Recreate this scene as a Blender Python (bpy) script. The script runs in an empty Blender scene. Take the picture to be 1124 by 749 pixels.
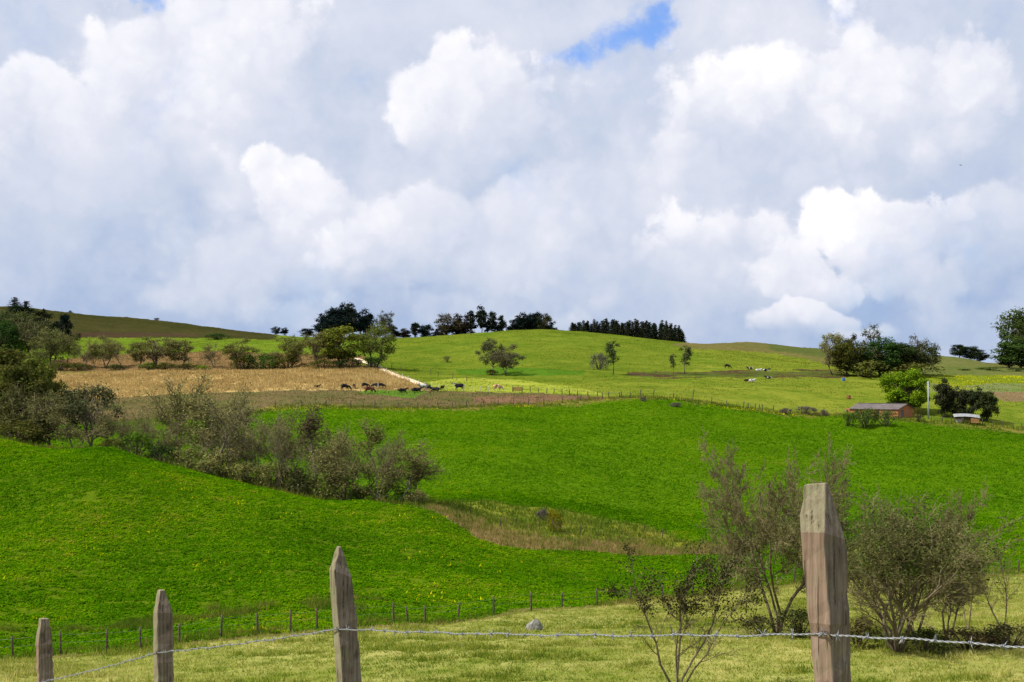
import bpy, math, random
import numpy as np
from mathutils import Vector, Matrix

# ------------------------------------------------------------------ basics
scene = bpy.context.scene
COL = scene.collection
F = 1500.0            # focal length in photo pixels
CX, HY = 562.0, 430.0  # principal column, horizon row of the level camera
CZ = 30.0             # camera height in the world
R = np.random.default_rng(7)

def srgb(r, g, b):
    f = lambda c: (c/255/12.92) if c/255 <= 0.04045 else ((c/255+0.055)/1.055)**2.4
    return (f(r), f(g), f(b))

def tag(o, label=None, cat=None, group=None, kind=None):
    if label: o['label'] = label
    if cat: o['category'] = cat
    if group: o['group'] = group
    if kind: o['kind'] = kind
    return o

def link(o, parent=None):
    COL.objects.link(o)
    if parent is not None: o.parent = parent
    return o

def empty(name, loc, rz=0.0):
    o = bpy.data.objects.new(name, None)
    o.empty_display_size = 0.2
    o.location = loc; o.rotation_euler = (0, 0, rz)
    return link(o)

class MB:
    """collects quads and triangles into one mesh"""
    def __init__(s): s.v = []; s.q = []; s.t = []; s.qm = []; s.tm = []; s.n = 0
    def add(s, v, q=None, t=None, m=0):
        v = np.asarray(v, float).reshape(-1, 3)
        if q is not None and len(q):
            q = np.asarray(q, int).reshape(-1, 4); s.q.append(q+s.n); s.qm.append(np.full(len(q), m))
        if t is not None and len(t):
            t = np.asarray(t, int).reshape(-1, 3); s.t.append(t+s.n); s.tm.append(np.full(len(t), m))
        s.v.append(v); s.n += len(v)
    def mesh(s, name, mats, smooth=False):
        v = np.concatenate(s.v) if s.v else np.zeros((0, 3))
        q = np.concatenate(s.q) if s.q else np.zeros((0, 4), int)
        t = np.concatenate(s.t) if s.t else np.zeros((0, 3), int)
        qm = np.concatenate(s.qm) if s.qm else np.zeros(0, int)
        tm = np.concatenate(s.tm) if s.tm else np.zeros(0, int)
        me = bpy.data.meshes.new(name)
        me.vertices.add(len(v)); me.vertices.foreach_set('co', v.astype(np.float32).ravel())
        nl = len(q)*4+len(t)*3
        me.loops.add(nl)
        me.loops.foreach_set('vertex_index', np.concatenate([q.ravel(), t.ravel()]).astype(np.int32))
        me.polygons.add(len(q)+len(t))
        st = np.concatenate([np.arange(len(q))*4, len(q)*4+np.arange(len(t))*3]).astype(np.int32)
        me.polygons.foreach_set('loop_start', st)
        for m in mats: me.materials.append(m)
        me.polygons.foreach_set('material_index', np.concatenate([qm, tm]).astype(np.int32))
        me.polygons.foreach_set('use_smooth', np.full(len(q)+len(t), smooth))
        me.update(calc_edges=True); me.validate()
        return me
    def obj(s, name, mats, parent=None, smooth=False):
        return link(bpy.data.objects.new(name, s.mesh(name, mats, smooth)), parent)
    def box(s, c, d, rot=None, m=0):
        x, y, z = [k/2 for k in d]
        v = np.array([[-x,-y,-z],[x,-y,-z],[x,y,-z],[-x,y,-z],[-x,-y,z],[x,-y,z],[x,y,z],[-x,y,z]])
        if rot is not None: v = v @ np.array(rot).T
        s.add(v+np.array(c), [[0,3,2,1],[4,5,6,7],[0,1,5,4],[1,2,6,5],[2,3,7,6],[3,0,4,7]], m=m)
    def tubes(s, p0, p1, r0, r1, n=5, m=0):
        p0 = np.asarray(p0, float); p1 = np.asarray(p1, float)
        if len(p0) == 0: return
        d = p1-p0; L = np.linalg.norm(d, axis=1, keepdims=True); d = d/np.maximum(L, 1e-9)
        ref = np.where(np.abs(d[:, 2:3]) > .9, [[1., 0, 0]], [[0, 0, 1.]])
        a = np.cross(d, ref); a /= np.linalg.norm(a, axis=1, keepdims=True); b = np.cross(d, a)
        k = np.arange(n)*2*np.pi/n
        ring = a[:, None, :]*np.cos(k)[None, :, None]+b[:, None, :]*np.sin(k)[None, :, None]
        v0 = p0[:, None, :]+ring*np.asarray(r0)[:, None, None]
        v1 = p1[:, None, :]+ring*np.asarray(r1)[:, None, None]
        v = np.concatenate([v0, v1], 1)
        i = np.arange(n); j = (i+1) % n
        f = np.stack([i, j, j+n, i+n], 1)
        q = (f[None]+(np.arange(len(p0))*2*n)[:, None, None])
        s.add(v, q, m=m)
    def path(s, pts, rad, n=6, m=0):
        """one continuous tube along a polyline, capped"""
        pts = np.asarray(pts, float); k = len(pts)
        t = np.gradient(pts, axis=0); t /= np.linalg.norm(t, axis=1, keepdims=True)
        ref = np.array([0, 1., 0]) if abs(t[0][1]) < .8 else np.array([1., 0, 0])
        a = np.cross(t, ref); a /= np.linalg.norm(a, axis=1, keepdims=True); b = np.cross(t, a)
        th = np.arange(n)*2*np.pi/n
        v = pts[:, None]+(a[:, None]*np.cos(th)[None, :, None]+b[:, None]*np.sin(th)[None, :, None])*np.asarray(rad)[:, None, None]
        q = []
        for i in range(k-1):
            for j in range(n):
                q.append([i*n+j, i*n+(j+1) % n, (i+1)*n+(j+1) % n, (i+1)*n+j])
        v = v.reshape(-1, 3); c0, c1 = pts[0], pts[-1]
        tt = [[(j+1) % n, j, k*n] for j in range(n)]+[[(k-1)*n+j, (k-1)*n+(j+1) % n, k*n+1] for j in range(n)]
        s.add(np.vstack([v, c0, c1]), q, tt, m=m)
    def leaves(s, c, nrm, size, rng, aspect=.55, m=0):
        c = np.asarray(c, float); nrm = nrm/np.maximum(np.linalg.norm(nrm, axis=1, keepdims=True), 1e-6)
        r = rng.normal(size=c.shape); a = np.cross(nrm, r); a /= np.maximum(np.linalg.norm(a, axis=1, keepdims=True), 1e-6)
        b = np.cross(nrm, a); sz = np.asarray(size).reshape(-1, 1)*np.ones((len(c), 1))
        v = np.stack([c-a*sz*.5, c-b*sz*.5*aspect, c+a*sz*.5, c+b*sz*.5*aspect], 1)
        s.add(v, np.arange(len(c)*4).reshape(-1, 4), m=m)

# ------------------------------------------------------------------ value noise
def vnoise(x, y, seed=0):
    xi = np.floor(x).astype(np.int64); yi = np.floor(y).astype(np.int64)
    fx = x-xi; fy = y-yi; fx = fx*fx*(3-2*fx); fy = fy*fy*(3-2*fy)
    def h(a, b):
        n = (a*374761393+b*668265263+seed*1442695041) & 0x7fffffff
        n = ((n ^ (n >> 13))*1274126177) & 0x7fffffff
        return ((n ^ (n >> 16)) & 0xffff)/65535.0
    return (h(xi, yi)*(1-fx)+h(xi+1, yi)*fx)*(1-fy)+(h(xi, yi+1)*(1-fx)+h(xi+1, yi+1)*fx)*fy
def fbm(x, y, seed=0, o=4):
    a, s, t = 1.0, 0.0, 0.0
    for k in range(o):
        s = s+a*vnoise(x*2**k, y*2**k, seed+k*17); t += a; a *= .5
    return s/t-.5

# ------------------------------------------------------------------ terrain height
ctrl = []   # (X, Y, Zrel)
def cp(px, py, d): ctrl.append(((px-CX)/F*d, d, -(py-HY)/F*d))
def cz(px, d, z): ctrl.append(((px-CX)/F*d, d, z))
for X, Y, Z in [(0,0,-1.68),(-4,-4,-2.0),(5,-4,-1.5),(-12,-8,-2.8),(12,-8,-1.2),(1.0,4.3,-1.78),(2.8,1.9,-1.62),(-.86,7,-2.3),(-2.3,9,-2.85),
                (-3.8,11,-3.4),(-5.4,13.2,-4.0),(4,8,-2.6),(9,8,-2.4),(9,16,-4.6),(0,14,-4.4),(-10,20,-6.2),(-12,12,-4.2),(0,30,-9),(16,30,-8.8),(-16,30,-9.2),(30,30,-8.4),(-30,30,-9.6)]:
    ctrl.append((X, Y, Z))
for px in (-420,-200,0,200,400,562,760,920,1124,1320,1540):
    cz(px, 45, -11.3); cz(px, 56, -12.4+(.15 if px > 800 else 0))
for px, y66, in ((-200,735),(0,733),(200,729),(400,723),(562,720),(760,717),(920,716),(1124,714),(1320,712)):
    cp(px, y66, 67)
for px, py, d in [(-300,728,75),(0,725,75),(150,714,77),(320,694,82),(480,683,89),(600,668,98),(656,664,104),(780,651,115),(870,641,122),(1000,633,128),(1124,629,132),(1400,625,135),
                  (760,690,82),(920,688,84),(1124,684,86),(1400,680,88),
                  # near crop
                  (-300,650,100),(-300,560,135),(-300,478,175),(0,650,97),(0,565,132),(0,510,155),(0,483,171),(120,493,167),(100,600,118),(200,515,164),(200,650,100),(200,580,128),(300,538,159),(320,620,112),(400,553,155),(400,600,128),
                  (480,563,151),(480,610,124),(520,588,146),(560,601,143),(560,630,122),(640,606,147),(700,609,150),(700,632,130),(780,612,148),(780,630,130),
                  # gully and far crop
                  (540,560,165),(600,572,163),(700,590,162),(640,545,185),(540,530,188),(780,590,164),(700,545,190),(700,520,210),(700,480,250),(700,438,302),
                  (870,610,148),(870,585,168),(900,555,192),(900,500,240),(900,457,300),(1000,600,156),(1000,560,186),(1000,500,245),(985,461,291),
                  (1124,602,156),(1124,560,187),(1124,520,225),(1124,473,290),(1400,600,156),(1400,530,220),(1400,485,290),
                  (480,545,172),(480,500,215),(480,450,284),(600,500,218),(600,446,300),(330,500,222),(330,450,286),(400,510,212),(800,446,304),(800,500,236),
                  (270,451,290),(200,442,300),(100,437,318),(0,440,318),(-300,430,330),
                  # behind
                  (300,428,322),(450,428,322),(520,430,318),(600,433,318),(660,438,306),(450,420,345),(100,409,400),(300,405,400),(400,401,405),(0,405,410),(-300,395,420),
                  (440,404,410),(520,415,370),(600,418,365),(540,411,392),(700,412,385),(700,432,320),(760,438,312),
                  (100,387,480),(250,378,510),(300,376,520),(0,380,500),(200,373,590),(100,372,580),(290,371,610),(-300,352,700),(75,345,750),(150,351,750),(200,357,750),(295,368,730),(0,340,760),
                  (440,371,560),(500,368,560),(560,364,560),(600,363,560),(640,366,565),(680,370,575),(750,379,590),(480,390,460),(600,385,460),(680,392,450),(600,402,405),
                  (345,371,560),(390,371,560),(400,385,480),
                  (800,385,510),(900,402,450),(800,411,395),(920,412,400),(850,400,440),(815,377,640),(870,381,630),(900,384,620),(900,393,520),(850,390,540),
                  (850,430,335),(950,440,325),(920,425,360),(1040,395,480),(1000,391,520),(1060,394,540),(1124,403,540),(1090,401,545),(1124,410,430),(1060,415,400),(1060,440,330),(1124,445,325),(1000,412,405),(1400,400,500),(1400,440,330),(1400,405,560)]:
    cp(px, py, d)
for px, d, z in [(330,176,-13.6),(200,190,-12.2),(100,196,-11),(0,198,-9.5),(-300,205,-7),(420,172,-13.9),(0,240,-7.5),(-300,250,-5),(150,240,-7.5),(240,235,-8.5),(230,205,-11.0)]:
    cz(px, d, z)
for px in (-420,-100,200,400,562,760,920,1124,1320,1540):
    k = 1 if px > 400 else 1.6
    cz(px, 680 if px > 330 else 900, 14*k); cz(px, 1000, 8*k); cz(px, 1600, 0); cz(px, 3200, -10)
ctrl = np.array(ctrl)
def uv(X, Y): 
    Yc = np.maximum(Y, -12)+30
    return np.clip(X/Yc, -.72, .72)*4, np.log(Yc)*1.25
cu, cv = uv(ctrl[:, 0], ctrl[:, 1])
def tps(du, dv):
    r2 = du*du+dv*dv
    return .5*r2*np.log(r2+1e-9)
n = len(ctrl)
A = np.zeros((n+3, n+3)); A[:n, :n] = tps(cu[:, None]-cu[None], cv[:, None]-cv[None])+np.eye(n)*1e-4
A[:n, n] = 1; A[:n, n+1] = cu; A[:n, n+2] = cv; A[n:, :n] = A[:n, n:].T
W = np.linalg.solve(A, np.concatenate([ctrl[:, 2], np.zeros(3)]))
def zrel(X, Y):
    X = np.atleast_1d(np.asarray(X, float)); Y = np.atleast_1d(np.asarray(Y, float))
    u, v = uv(X.ravel(), Y.ravel()); out = np.empty(u.size)
    for i in range(0, u.size, 20000):
        uu, vv = u[i:i+20000], v[i:i+20000]
        out[i:i+20000] = tps(uu[:, None]-cu[None], vv[:, None]-cv[None]) @ W[:n]+W[n]+W[n+1]*uu+W[n+2]*vv
    x, y = X.ravel(), Y.ravel()
    out += fbm(x/14, y/14, 3, 3)*np.clip((y-40)/120, .12, 1.0)*.9
    return out.reshape(X.shape)
def gz(X, Y): return float(zrel(X, Y)[0])+CZ
DD = np.geomspace(45, 900, 1500)
def hit(px, py, dmin=45):
    """depth at which the sight line through a photo pixel first meets the ground"""
    X = (px-CX)/F*DD; z = zrel(X, DD); ray = -(py-HY)/F*DD
    k = np.nonzero((z >= ray) & (DD >= dmin))[0]
    return float(DD[k[0]]) if len(k) else float('nan')
def wx(px, d): return (px-CX)/F*d
def spot(px, d): return Vector((wx(px, d), d, gz(wx(px, d), d)))

def curve_hit(pts, dmin):
    out = []
    for p in pts:
        if len(p) == 3: out.append((p[0], p[2]))
        else:
            d = hit(p[0], p[1], dmin)
            if d == d: out.append((p[0], d))
    return np.array(out)
B0 = curve_hit([(-300,0,75),(0,725),(150,714),(320,694),(480,683),(600,669),(656,664),(780,651),(870,641),(1000,633),(1124,629),(1400,0,134)], 60)
B1 = curve_hit([(-300,0,180),(0,0,173),(120,0,169),(200,0,166),(300,0,161),(400,0,157),(480,0,152),(520,588),(560,601),(620,606),(700,609),(780,606),(830,602),(1400,0,158)], 110)
B2 = curve_hit([(-300,0,235),(0,0,225),(120,0,222),(200,0,215),(260,0,195),(330,0,182),(420,0,172),(480,0,165),(530,550),(580,557),(640,566),(700,579),(760,597),(830,602),(1400,0,158)], 140)
B3 = curve_hit([(-300,0,262),(0,0,262),(150,0,262),(240,0,275),(300,450),(430,449),(520,448),(600,445),(660,439),(705,437),(760,442),(850,453),(900,457),(940,458),(1000,463),(1124,473),(1400,0,290)], 215)
def bd(B, px): return np.interp(px, B[:, 0], B[:, 1])

# ------------------------------------------------------------------ node helpers
def nmat(name):
    m = bpy.data.materials.new(name); m.use_nodes = True
    nt = m.node_tree; nt.nodes.clear()
    out = nt.nodes.new('ShaderNodeOutputMaterial')
    return m, nt, out
def N(nt, typ, ins=None, **props):
    nd = nt.nodes.new(typ)
    for k, v in props.items(): setattr(nd, k, v)
    for k, v in (ins or {}).items():
        sk = nd.inputs[k]
        if isinstance(v, bpy.types.NodeSocket): nt.links.new(v, sk)
        else: sk.default_value = v
    return nd
def noise(nt, vec, scale, detail=3, rough=.55):
    return N(nt, 'ShaderNodeTexNoise', {'Vector': vec, 'Scale': scale, 'Detail': detail, 'Roughness': rough}).outputs['Fac']
def ramp(nt, fac, stops):
    r = N(nt, 'ShaderNodeValToRGB', {'Fac': fac}); e = r.color_ramp.elements
    while len(e) < len(stops): e.new(.5)
    for el, (p, c) in zip(e, stops): el.position = p; el.color = (*c[:3], 1)
    return r.outputs['Color']
def mixc(nt, fac, a, b, mode='MIX'):
    return N(nt, 'ShaderNodeMix', {'Factor': fac, 6: a, 7: b}, data_type='RGBA', blend_type=mode).outputs[2]
def mth(nt, op, a, b=0.0, c=0.0, clamp=False):
    nd = N(nt, 'ShaderNodeMath', {0: a, 1: b, 2: c}, operation=op, use_clamp=clamp); return nd.outputs[0]
def mrange(nt, v, a, b, c=0., d=1., smooth=False):
    return N(nt, 'ShaderNodeMapRange', {'Value': v, 'From Min': a, 'From Max': b, 'To Min': c, 'To Max': d},
             interpolation_type='SMOOTHSTEP' if smooth else 'LINEAR').outputs['Result']
def pbsdf(nt, out, col, rough=.8, spec=.2, normal=None, metal=0.):
    b = N(nt, 'ShaderNodeBsdfPrincipled', {'Base Color': col, 'Roughness': rough, 'Specular IOR Level': spec, 'Metallic': metal})
    if normal is not None: nt.links.new(normal, b.inputs['Normal'])
    nt.links.new(b.outputs[0], out.inputs['Surface'])
def bump(nt, h, strength=.5, dist=.1):
    return N(nt, 'ShaderNodeBump', {'Height': h, 'Strength': strength, 'Distance': dist}).outputs['Normal']
def C4(c): return (c[0], c[1], c[2], 1.)

def ground_mat(name, fine=1.5, coarse=.12, bs=.6, bdist=.25, speck=None, speck_amt=.0):
    m, nt, out = nmat(name)
    pos = N(nt, 'ShaderNodeNewGeometry').outputs['Position']
    a = N(nt, 'ShaderNodeAttribute', attribute_name='colA').outputs['Color']
    b = N(nt, 'ShaderNodeAttribute', attribute_name='colB').outputs['Color']
    n1 = noise(nt, pos, fine, 5, .65); n2 = noise(nt, pos, coarse, 4, .6); n3 = noise(nt, pos, fine*.28, 3, .6)
    f = mth(nt, 'ADD', mth(nt, 'MULTIPLY', n1, .7), mth(nt, 'ADD', mth(nt, 'MULTIPLY', n2, .8), mth(nt, 'MULTIPLY', n3, .6)))
    f = mrange(nt, f, .82, 1.28)
    col = mixc(nt, f, a, b)
    if speck:
        k = mrange(nt, noise(nt, pos, fine*1.7, 2, .5), .62, .72, 0., speck_amt)
        col = mixc(nt, k, col, C4(speck))
    nrm = bump(nt, mth(nt, 'ADD', n1, n3), bs, bdist)
    pbsdf(nt, out, col, .95, .0, nrm)
    return m

def foliage_mat(name, trans=.3, var=.5, hue=.06):
    """leaf colour comes from each object's own colour, varied from leaf to leaf"""
    m, nt, out = nmat(name)
    oc = N(nt, 'ShaderNodeObjectInfo').outputs['Color']
    g = N(nt, 'ShaderNodeNewGeometry'); ri = g.outputs['Random Per Island']
    oi = N(nt, 'ShaderNodeTexCoord').outputs['Object']
    n = noise(nt, oi, 5., 2)
    v = mth(nt, 'ADD', mrange(nt, ri, 0, 1, 1-var, 1+var), mrange(nt, n, .3, .7, -.25, .25))
    h = mth(nt, 'ADD', mrange(nt, mth(nt, 'FRACT', mth(nt, 'MULTIPLY', ri, 7.31)), 0, 1, .5-hue*.6, .5+hue*.4), 0.)
    hs = N(nt, 'ShaderNodeHueSaturation', {'Hue': h, 'Saturation': 1., 'Value': v, 'Color': oc}).outputs['Color']
    d = N(nt, 'ShaderNodeBsdfDiffuse', {'Color': hs}); t = N(nt, 'ShaderNodeBsdfTranslucent', {'Color': hs})
    mx = N(nt, 'ShaderNodeMixShader', {0: trans, 1: d.outputs[0], 2: t.outputs[0]})
    nt.links.new(mx.outputs[0], out.inputs['Surface'])
    return m

def bark_mat(name, c1, c2):
    m, nt, out = nmat(name)
    co = N(nt, 'ShaderNodeTexCoord').outputs['Object']
    mp = N(nt, 'ShaderNodeMapping', {'Vector': co, 'Scale': (14, 14, 4)}).outputs[0]
    n1 = noise(nt, mp, 3., 5, .7)
    col = ramp(nt, n1, [(.3, c1), (.65, c2)])
    pbsdf(nt, out, col, .9, .1, bump(nt, n1, .6, .02))
    return m

def plain(name, c, rough=.8, metal=0., var=.25, scale=3., spec=.2):
    m, nt, out = nmat(name)
    co = N(nt, 'ShaderNodeTexCoord').outputs['Object']
    n1 = noise(nt, co, scale, 5, .6)
    lo = tuple(k*(1-var) for k in c); hi = tuple(min(1, k*(1+var)) for k in c)
    pbsdf(nt, out, ramp(nt, n1, [(.3, lo), (.7, hi)]), rough, spec, bump(nt, n1, .2, .02), metal)
    return m

def stuff_mat(name, stops, trans=.25):
    m, nt, out = nmat(name)
    g = N(nt, 'ShaderNodeNewGeometry')
    ri = g.outputs['Random Per Island']
    n = noise(nt, g.outputs['Position'], .25, 4, .65); n2 = noise(nt, g.outputs['Position'], 1.1, 3, .6)
    n4 = noise(nt, g.outputs['Position'], .045, 3, .6)
    f = mth(nt, 'ADD', mth(nt, 'MULTIPLY', ri, .5), mth(nt, 'ADD', mth(nt, 'ADD', mrange(nt, n, .3, .7, -.1, .35), mrange(nt, n4, .35, .65, -.24, .22)), mrange(nt, n2, .3, .7, -.2, .35)))
    hs = ramp(nt, f, stops)
    d = N(nt, 'ShaderNodeBsdfDiffuse', {'Color': hs}); t = N(nt, 'ShaderNodeBsdfTranslucent', {'Color': hs})
    mx = N(nt, 'ShaderNodeMixShader', {0: trans, 1: d.outputs[0], 2: t.outputs[0]})
    nt.links.new(mx.outputs[0], out.inputs['Surface'])
    return m
MAT = {}
MAT['leaf'] = foliage_mat('foliage', .42)
MAT['leaf_dark'] = foliage_mat('dark_foliage', .12, .45, .04)
MAT['bark'] = bark_mat('grey_brown_bark', (.075, .056, .038), (.22, .175, .12))
MAT['bark_pale'] = bark_mat('pale_grey_bark', (.085, .07, .05), (.20, .175, .13))
MAT['twig'] = plain('bare_twigs', (.185, .162, .076), .9, var=.35, spec=0.)

# ------------------------------------------------------------------ ground zones and colours
ZONES = ['meadow', 'crop_field', 'weedy_gully', 'fallow_field', 'straw_field', 'hill_pasture', 'far_hillside']
def inpoly(x, y, poly):
    c = np.zeros(x.shape, bool); k = len(poly)
    for i in range(k):
        x1, y1 = poly[i]; x2, y2 = poly[(i+1) % k]
        if y1 == y2: continue
        c ^= ((y1 > y) != (y2 > y)) & (x < (x2-x1)*(y-y1)/(y2-y1)+x1)
    return c
P_FALLOW = [(-400,440),(60,438),(100,437),(200,432),(330,427),(450,429),(520,430),(600,432),(660,436),(720,437),(700,470),(-400,470)]
P_STRAW = [(60,410),(150,408),(300,406),(392,400),(428,408),(452,420),(474,429),(330,428),(200,433),(100,438),(60,439)]
P_SOIL = [(60,396),(120,389),(240,386),(330,389),(400,391),(392,400),(300,406),(60,409)]
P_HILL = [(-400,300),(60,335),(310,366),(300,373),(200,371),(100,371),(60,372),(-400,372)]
P_LIGHT = [(468,419),(500,415),(560,416),(620,424),(665,433),(600,432),(520,430),(476,429)]
P_SKY_R = [(735,378),(800,372),(905,378),(1000,388),(912,402),(880,393),(830,386),(760,383)]
P_SKY_R2 = [(840,374),(960,380),(960,396),(900,392),(850,386)]
P_HILL_R = [(1000,386),(1130,400),(1300,400),(1300,412),(1000,412)]
P_YEL = [(1008,413),(1060,412),(1300,412),(1300,422),(1090,421),(1060,424),(1010,420)]
P_YEL2 = [(1000,420),(1100,421),(1300,424),(1300,436),(1080,432),(1010,430)]
P_BRN_R = [(1085,430),(1300,432),(1300,443),(1100,441)]
P_DITCH = [(690,409),(790,408),(930,408),(930,414),(800,414),(690,413)]
P_PATCHES = [([(500,406),(560,403),(640,407),(640,412),(560,413),(500,411)], (.045, .115, .008), (.075, .15, .012))]
def zone_colours(X, Y, Z):
    px = CX+F*X/np.maximum(Y, 1); py = HY-F*Z/np.maximum(Y, 1)
    jit = fbm(X/9, Y/9, 11, 3)
    Yj = Y*(1+jit*.05)
    z = np.full(X.shape, 5)
    Yb = np.where(Y < 20, 20, Yj)
    z[Yb < bd(B0, px)*(1+.0*jit)] = 0
    z[(Yj >= bd(B0, px)) & (Yj < bd(B1, px))] = 1
    z[(Yj >= bd(B1, px)) & (Yj < bd(B2, px))] = 2
    z[(Yj >= bd(B2, px)) & (Yj < bd(B3, px))] = 1
    far = Yj >= bd(B3, px)
    jx = px+jit*14; jy = py+fbm(X/5, Y/9, 23, 3)*2.2
    Acol = np.zeros(X.shape+(3,)); Bcol = np.zeros_like(Acol)
    def put(mask, a, b): Acol[mask] = a; Bcol[mask] = b
    put(z == 0, (.14, .18, .022), (.34, .32, .10))
    put(z == 1, (.055, .10, .004), (.10, .16, .006))
    put((z == 1) & (Y > bd(B2, px)), (.050, .115, .003), (.085, .170, .004))
    put(z == 2, (.085, .105, .022), (.17, .125, .06))
    put(far, (.080, .130, .010), (.185, .205, .024))
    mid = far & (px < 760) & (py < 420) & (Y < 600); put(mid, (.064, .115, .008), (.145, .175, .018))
    def zone(poly, zi, a, b, cond=None):
        mk = far & inpoly(jx, jy, poly)
        if cond is not None: mk &= cond
        if zi is not None: z[mk] = zi
        put(mk, a, b)
    hillc = Y > 440
    zone([(-400,350),(340,366),(420,372),(420,395),(-400,400)], 5, (.075, .14, .009), (.14, .19, .018), Y < 640)
    zone(P_HILL, 6, (.030, .034, .009), (.052, .048, .016), hillc)  # left hill: cloud shade is painted into this dark olive ground colour
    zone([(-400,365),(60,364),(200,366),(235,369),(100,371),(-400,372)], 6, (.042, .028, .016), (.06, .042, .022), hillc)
    zone(P_SOIL, 3, (.14, .085, .035), (.21, .13, .055), Y < 560)
    zone(P_FALLOW, 3, (.07, .085, .022), (.15, .10, .05), Y < 345)
    zone([(395,427),(470,430),(450,437),(400,433)], 3, (.06, .14, .012), (.09, .16, .02), Y < 345)
    zone([(520,436),(600,434),(700,437),(660,440),(590,443),(520,443)], 3, (.12, .075, .042), (.19, .11, .06), Y < 345)
    zone(P_STRAW, 4, (.31, .22, .085), (.45, .325, .13), Y < 440)
    zone(P_LIGHT, 5, (.18, .235, .02), (.28, .30, .045), Y < 420)
    zone(P_SKY_R, 6, (.085, .095, .025), (.145, .118, .04), hillc)
    zone(P_SKY_R2, 6, (.06, .085, .02), (.10, .10, .03), hillc)
    zone(P_HILL_R, 6, (.075, .105, .022), (.14, .13, .045), Y > 400)
    zone(P_YEL2, 5, (.10, .15, .03), (.16, .17, .07), Y < 450)
    zone(P_YEL, 5, (.11, .155, .012), (.17, .20, .015), Y < 450)
    zone(P_BRN_R, 5, (.13, .10, .05), (.20, .13, .075), Y < 380)
    zone(P_DITCH, 5, (.045, .085, .012), (.10, .095, .03), Y < 440)
    dk = far & inpoly(jx, jy+fbm(X/6, Y/6, 29)*5, [(690,407),(930,406),(930,417),(690,415)]) & (fbm(X/7, Y/4, 37, 3) > .07) & (Y < 440)
    put(dk, (.05, .030, .018), (.085, .055, .03))
    dk = far & inpoly(jx, jy, [(512,407),(562,408),(562,413),(512,412)]) & (fbm(X/5, Y/3, 38, 3) > -.02) & (Y < 450); put(dk, (.05, .030, .018), (.085, .055, .03))
    for poly, a, b in P_PATCHES: zone(poly, None, a, b, Y < 450)
    # yellowish weed margin along the top of the crop
    e = (Yj > bd(B3, px)*.985) & (Yj < bd(B3, px)*1.012) & (px > 250)
    put(e, (.10, .12, .015), (.20, .16, .04))
    e = (Yj > bd(B0, px)*.985) & (Yj < bd(B0, px)*1.01)
    put(e, (.09, .10, .02), (.16, .13, .05))
    # pale purplish grass seed heads along the gully's lower side
    g = (z == 2) & (px > 470) & (Yj < bd(B1, px)+.35*(bd(B2, px)-bd(B1, px)))
    put(g, (.17, .155, .05), (.31, .22, .10))
    g = (z == 2) & (px > 470) & ~g
    put(g, (.10, .16, .015), (.24, .23, .03))
    g = (z == 2) & (px <= 470)
    put(g, (.03, .07, .012), (.07, .10, .02))
    return z, Acol, Bcol

us = np.concatenate([np.linspace(-.95, -.42, 60, endpoint=False), np.arange(-.42, .42, .00105), np.linspace(.42, .95, 61)])
ys = np.concatenate([np.geomspace(12, 84, 110, endpoint=False), np.geomspace(84, 480, 440, endpoint=False),
                     np.geomspace(480, 800, 90, endpoint=False), np.geomspace(800, 4000, 40)])-30
UU, YY = np.meshgrid(us, ys); XX = UU*(YY+30)
ZZ = zrel(XX, YY)
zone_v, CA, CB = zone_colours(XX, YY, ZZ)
rough_amp = np.array([.10, .16, .30, .15, .12, .12, .3])[zone_v]*np.clip((YY-15)/60, .15, 1)
ZZ2 = ZZ+fbm(XX/1.3, YY/1.3, 5, 3)*rough_amp*1.6
V = np.stack([XX, YY, ZZ2+CZ], -1).reshape(-1, 3)
nr, nc = XX.shape
idx = np.arange(nr*nc).reshape(nr, nc)
Q = np.stack([idx[:-1, :-1], idx[:-1, 1:], idx[1:, 1:], idx[1:, :-1]], -1).reshape(-1, 4)
zf = zone_v.ravel()[Q[:, 0]]
CAf, CBf = CA.reshape(-1, 3), CB.reshape(-1, 3)
GM = {'meadow': ground_mat('mown_meadow', 1.1, .1, .9, .25), 'crop_field': ground_mat('crop_ground', 2.2, .06, 1., .35, (.05, .04, .02), .5),
      'weedy_gully': ground_mat('gully_ground', 1.6, .15, 1., .4), 'fallow_field': ground_mat('fallow_ground', .9, .07, .8, .3),
      'straw_field': ground_mat('straw_ground', .8, .07, .9, .35, (.16, .14, .04), .5), 'hill_pasture': ground_mat('pasture_ground', .55, .055, .8, .3, (.06, .085, .015), .45),
      'far_hillside': ground_mat('hillside_ground', .35, .02, .8, .4)}
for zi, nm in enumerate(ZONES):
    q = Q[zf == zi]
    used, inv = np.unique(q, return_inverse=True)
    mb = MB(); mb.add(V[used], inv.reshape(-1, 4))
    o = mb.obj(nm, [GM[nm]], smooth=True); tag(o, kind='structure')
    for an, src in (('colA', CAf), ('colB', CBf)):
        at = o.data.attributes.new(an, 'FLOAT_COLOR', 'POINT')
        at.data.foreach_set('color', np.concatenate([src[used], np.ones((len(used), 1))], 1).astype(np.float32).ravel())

def micro(X, Y, z): 
    amp = np.array([.10, .16, .30, .15, .12, .12, .3])[z]*np.clip((Y-15)/60, .15, 1)
    return fbm(X/1.3, Y/1.3, 5, 3)*amp*1.6

# ------------------------------------------------------------------ ground cover
def scatter(nn, dlo, dhi, rng, pw=2.0, ulim=.42):
    d = (rng.random(nn)*(dhi**pw-dlo**pw)+dlo**pw)**(1/pw)
    u = rng.uniform(-ulim, ulim, nn)
    X, Y = u*d, d
    Z = zrel(X, Y); z, _, _ = zone_colours(X, Y, Z)
    return X, Y, Z+micro(X, Y, z), z

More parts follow.
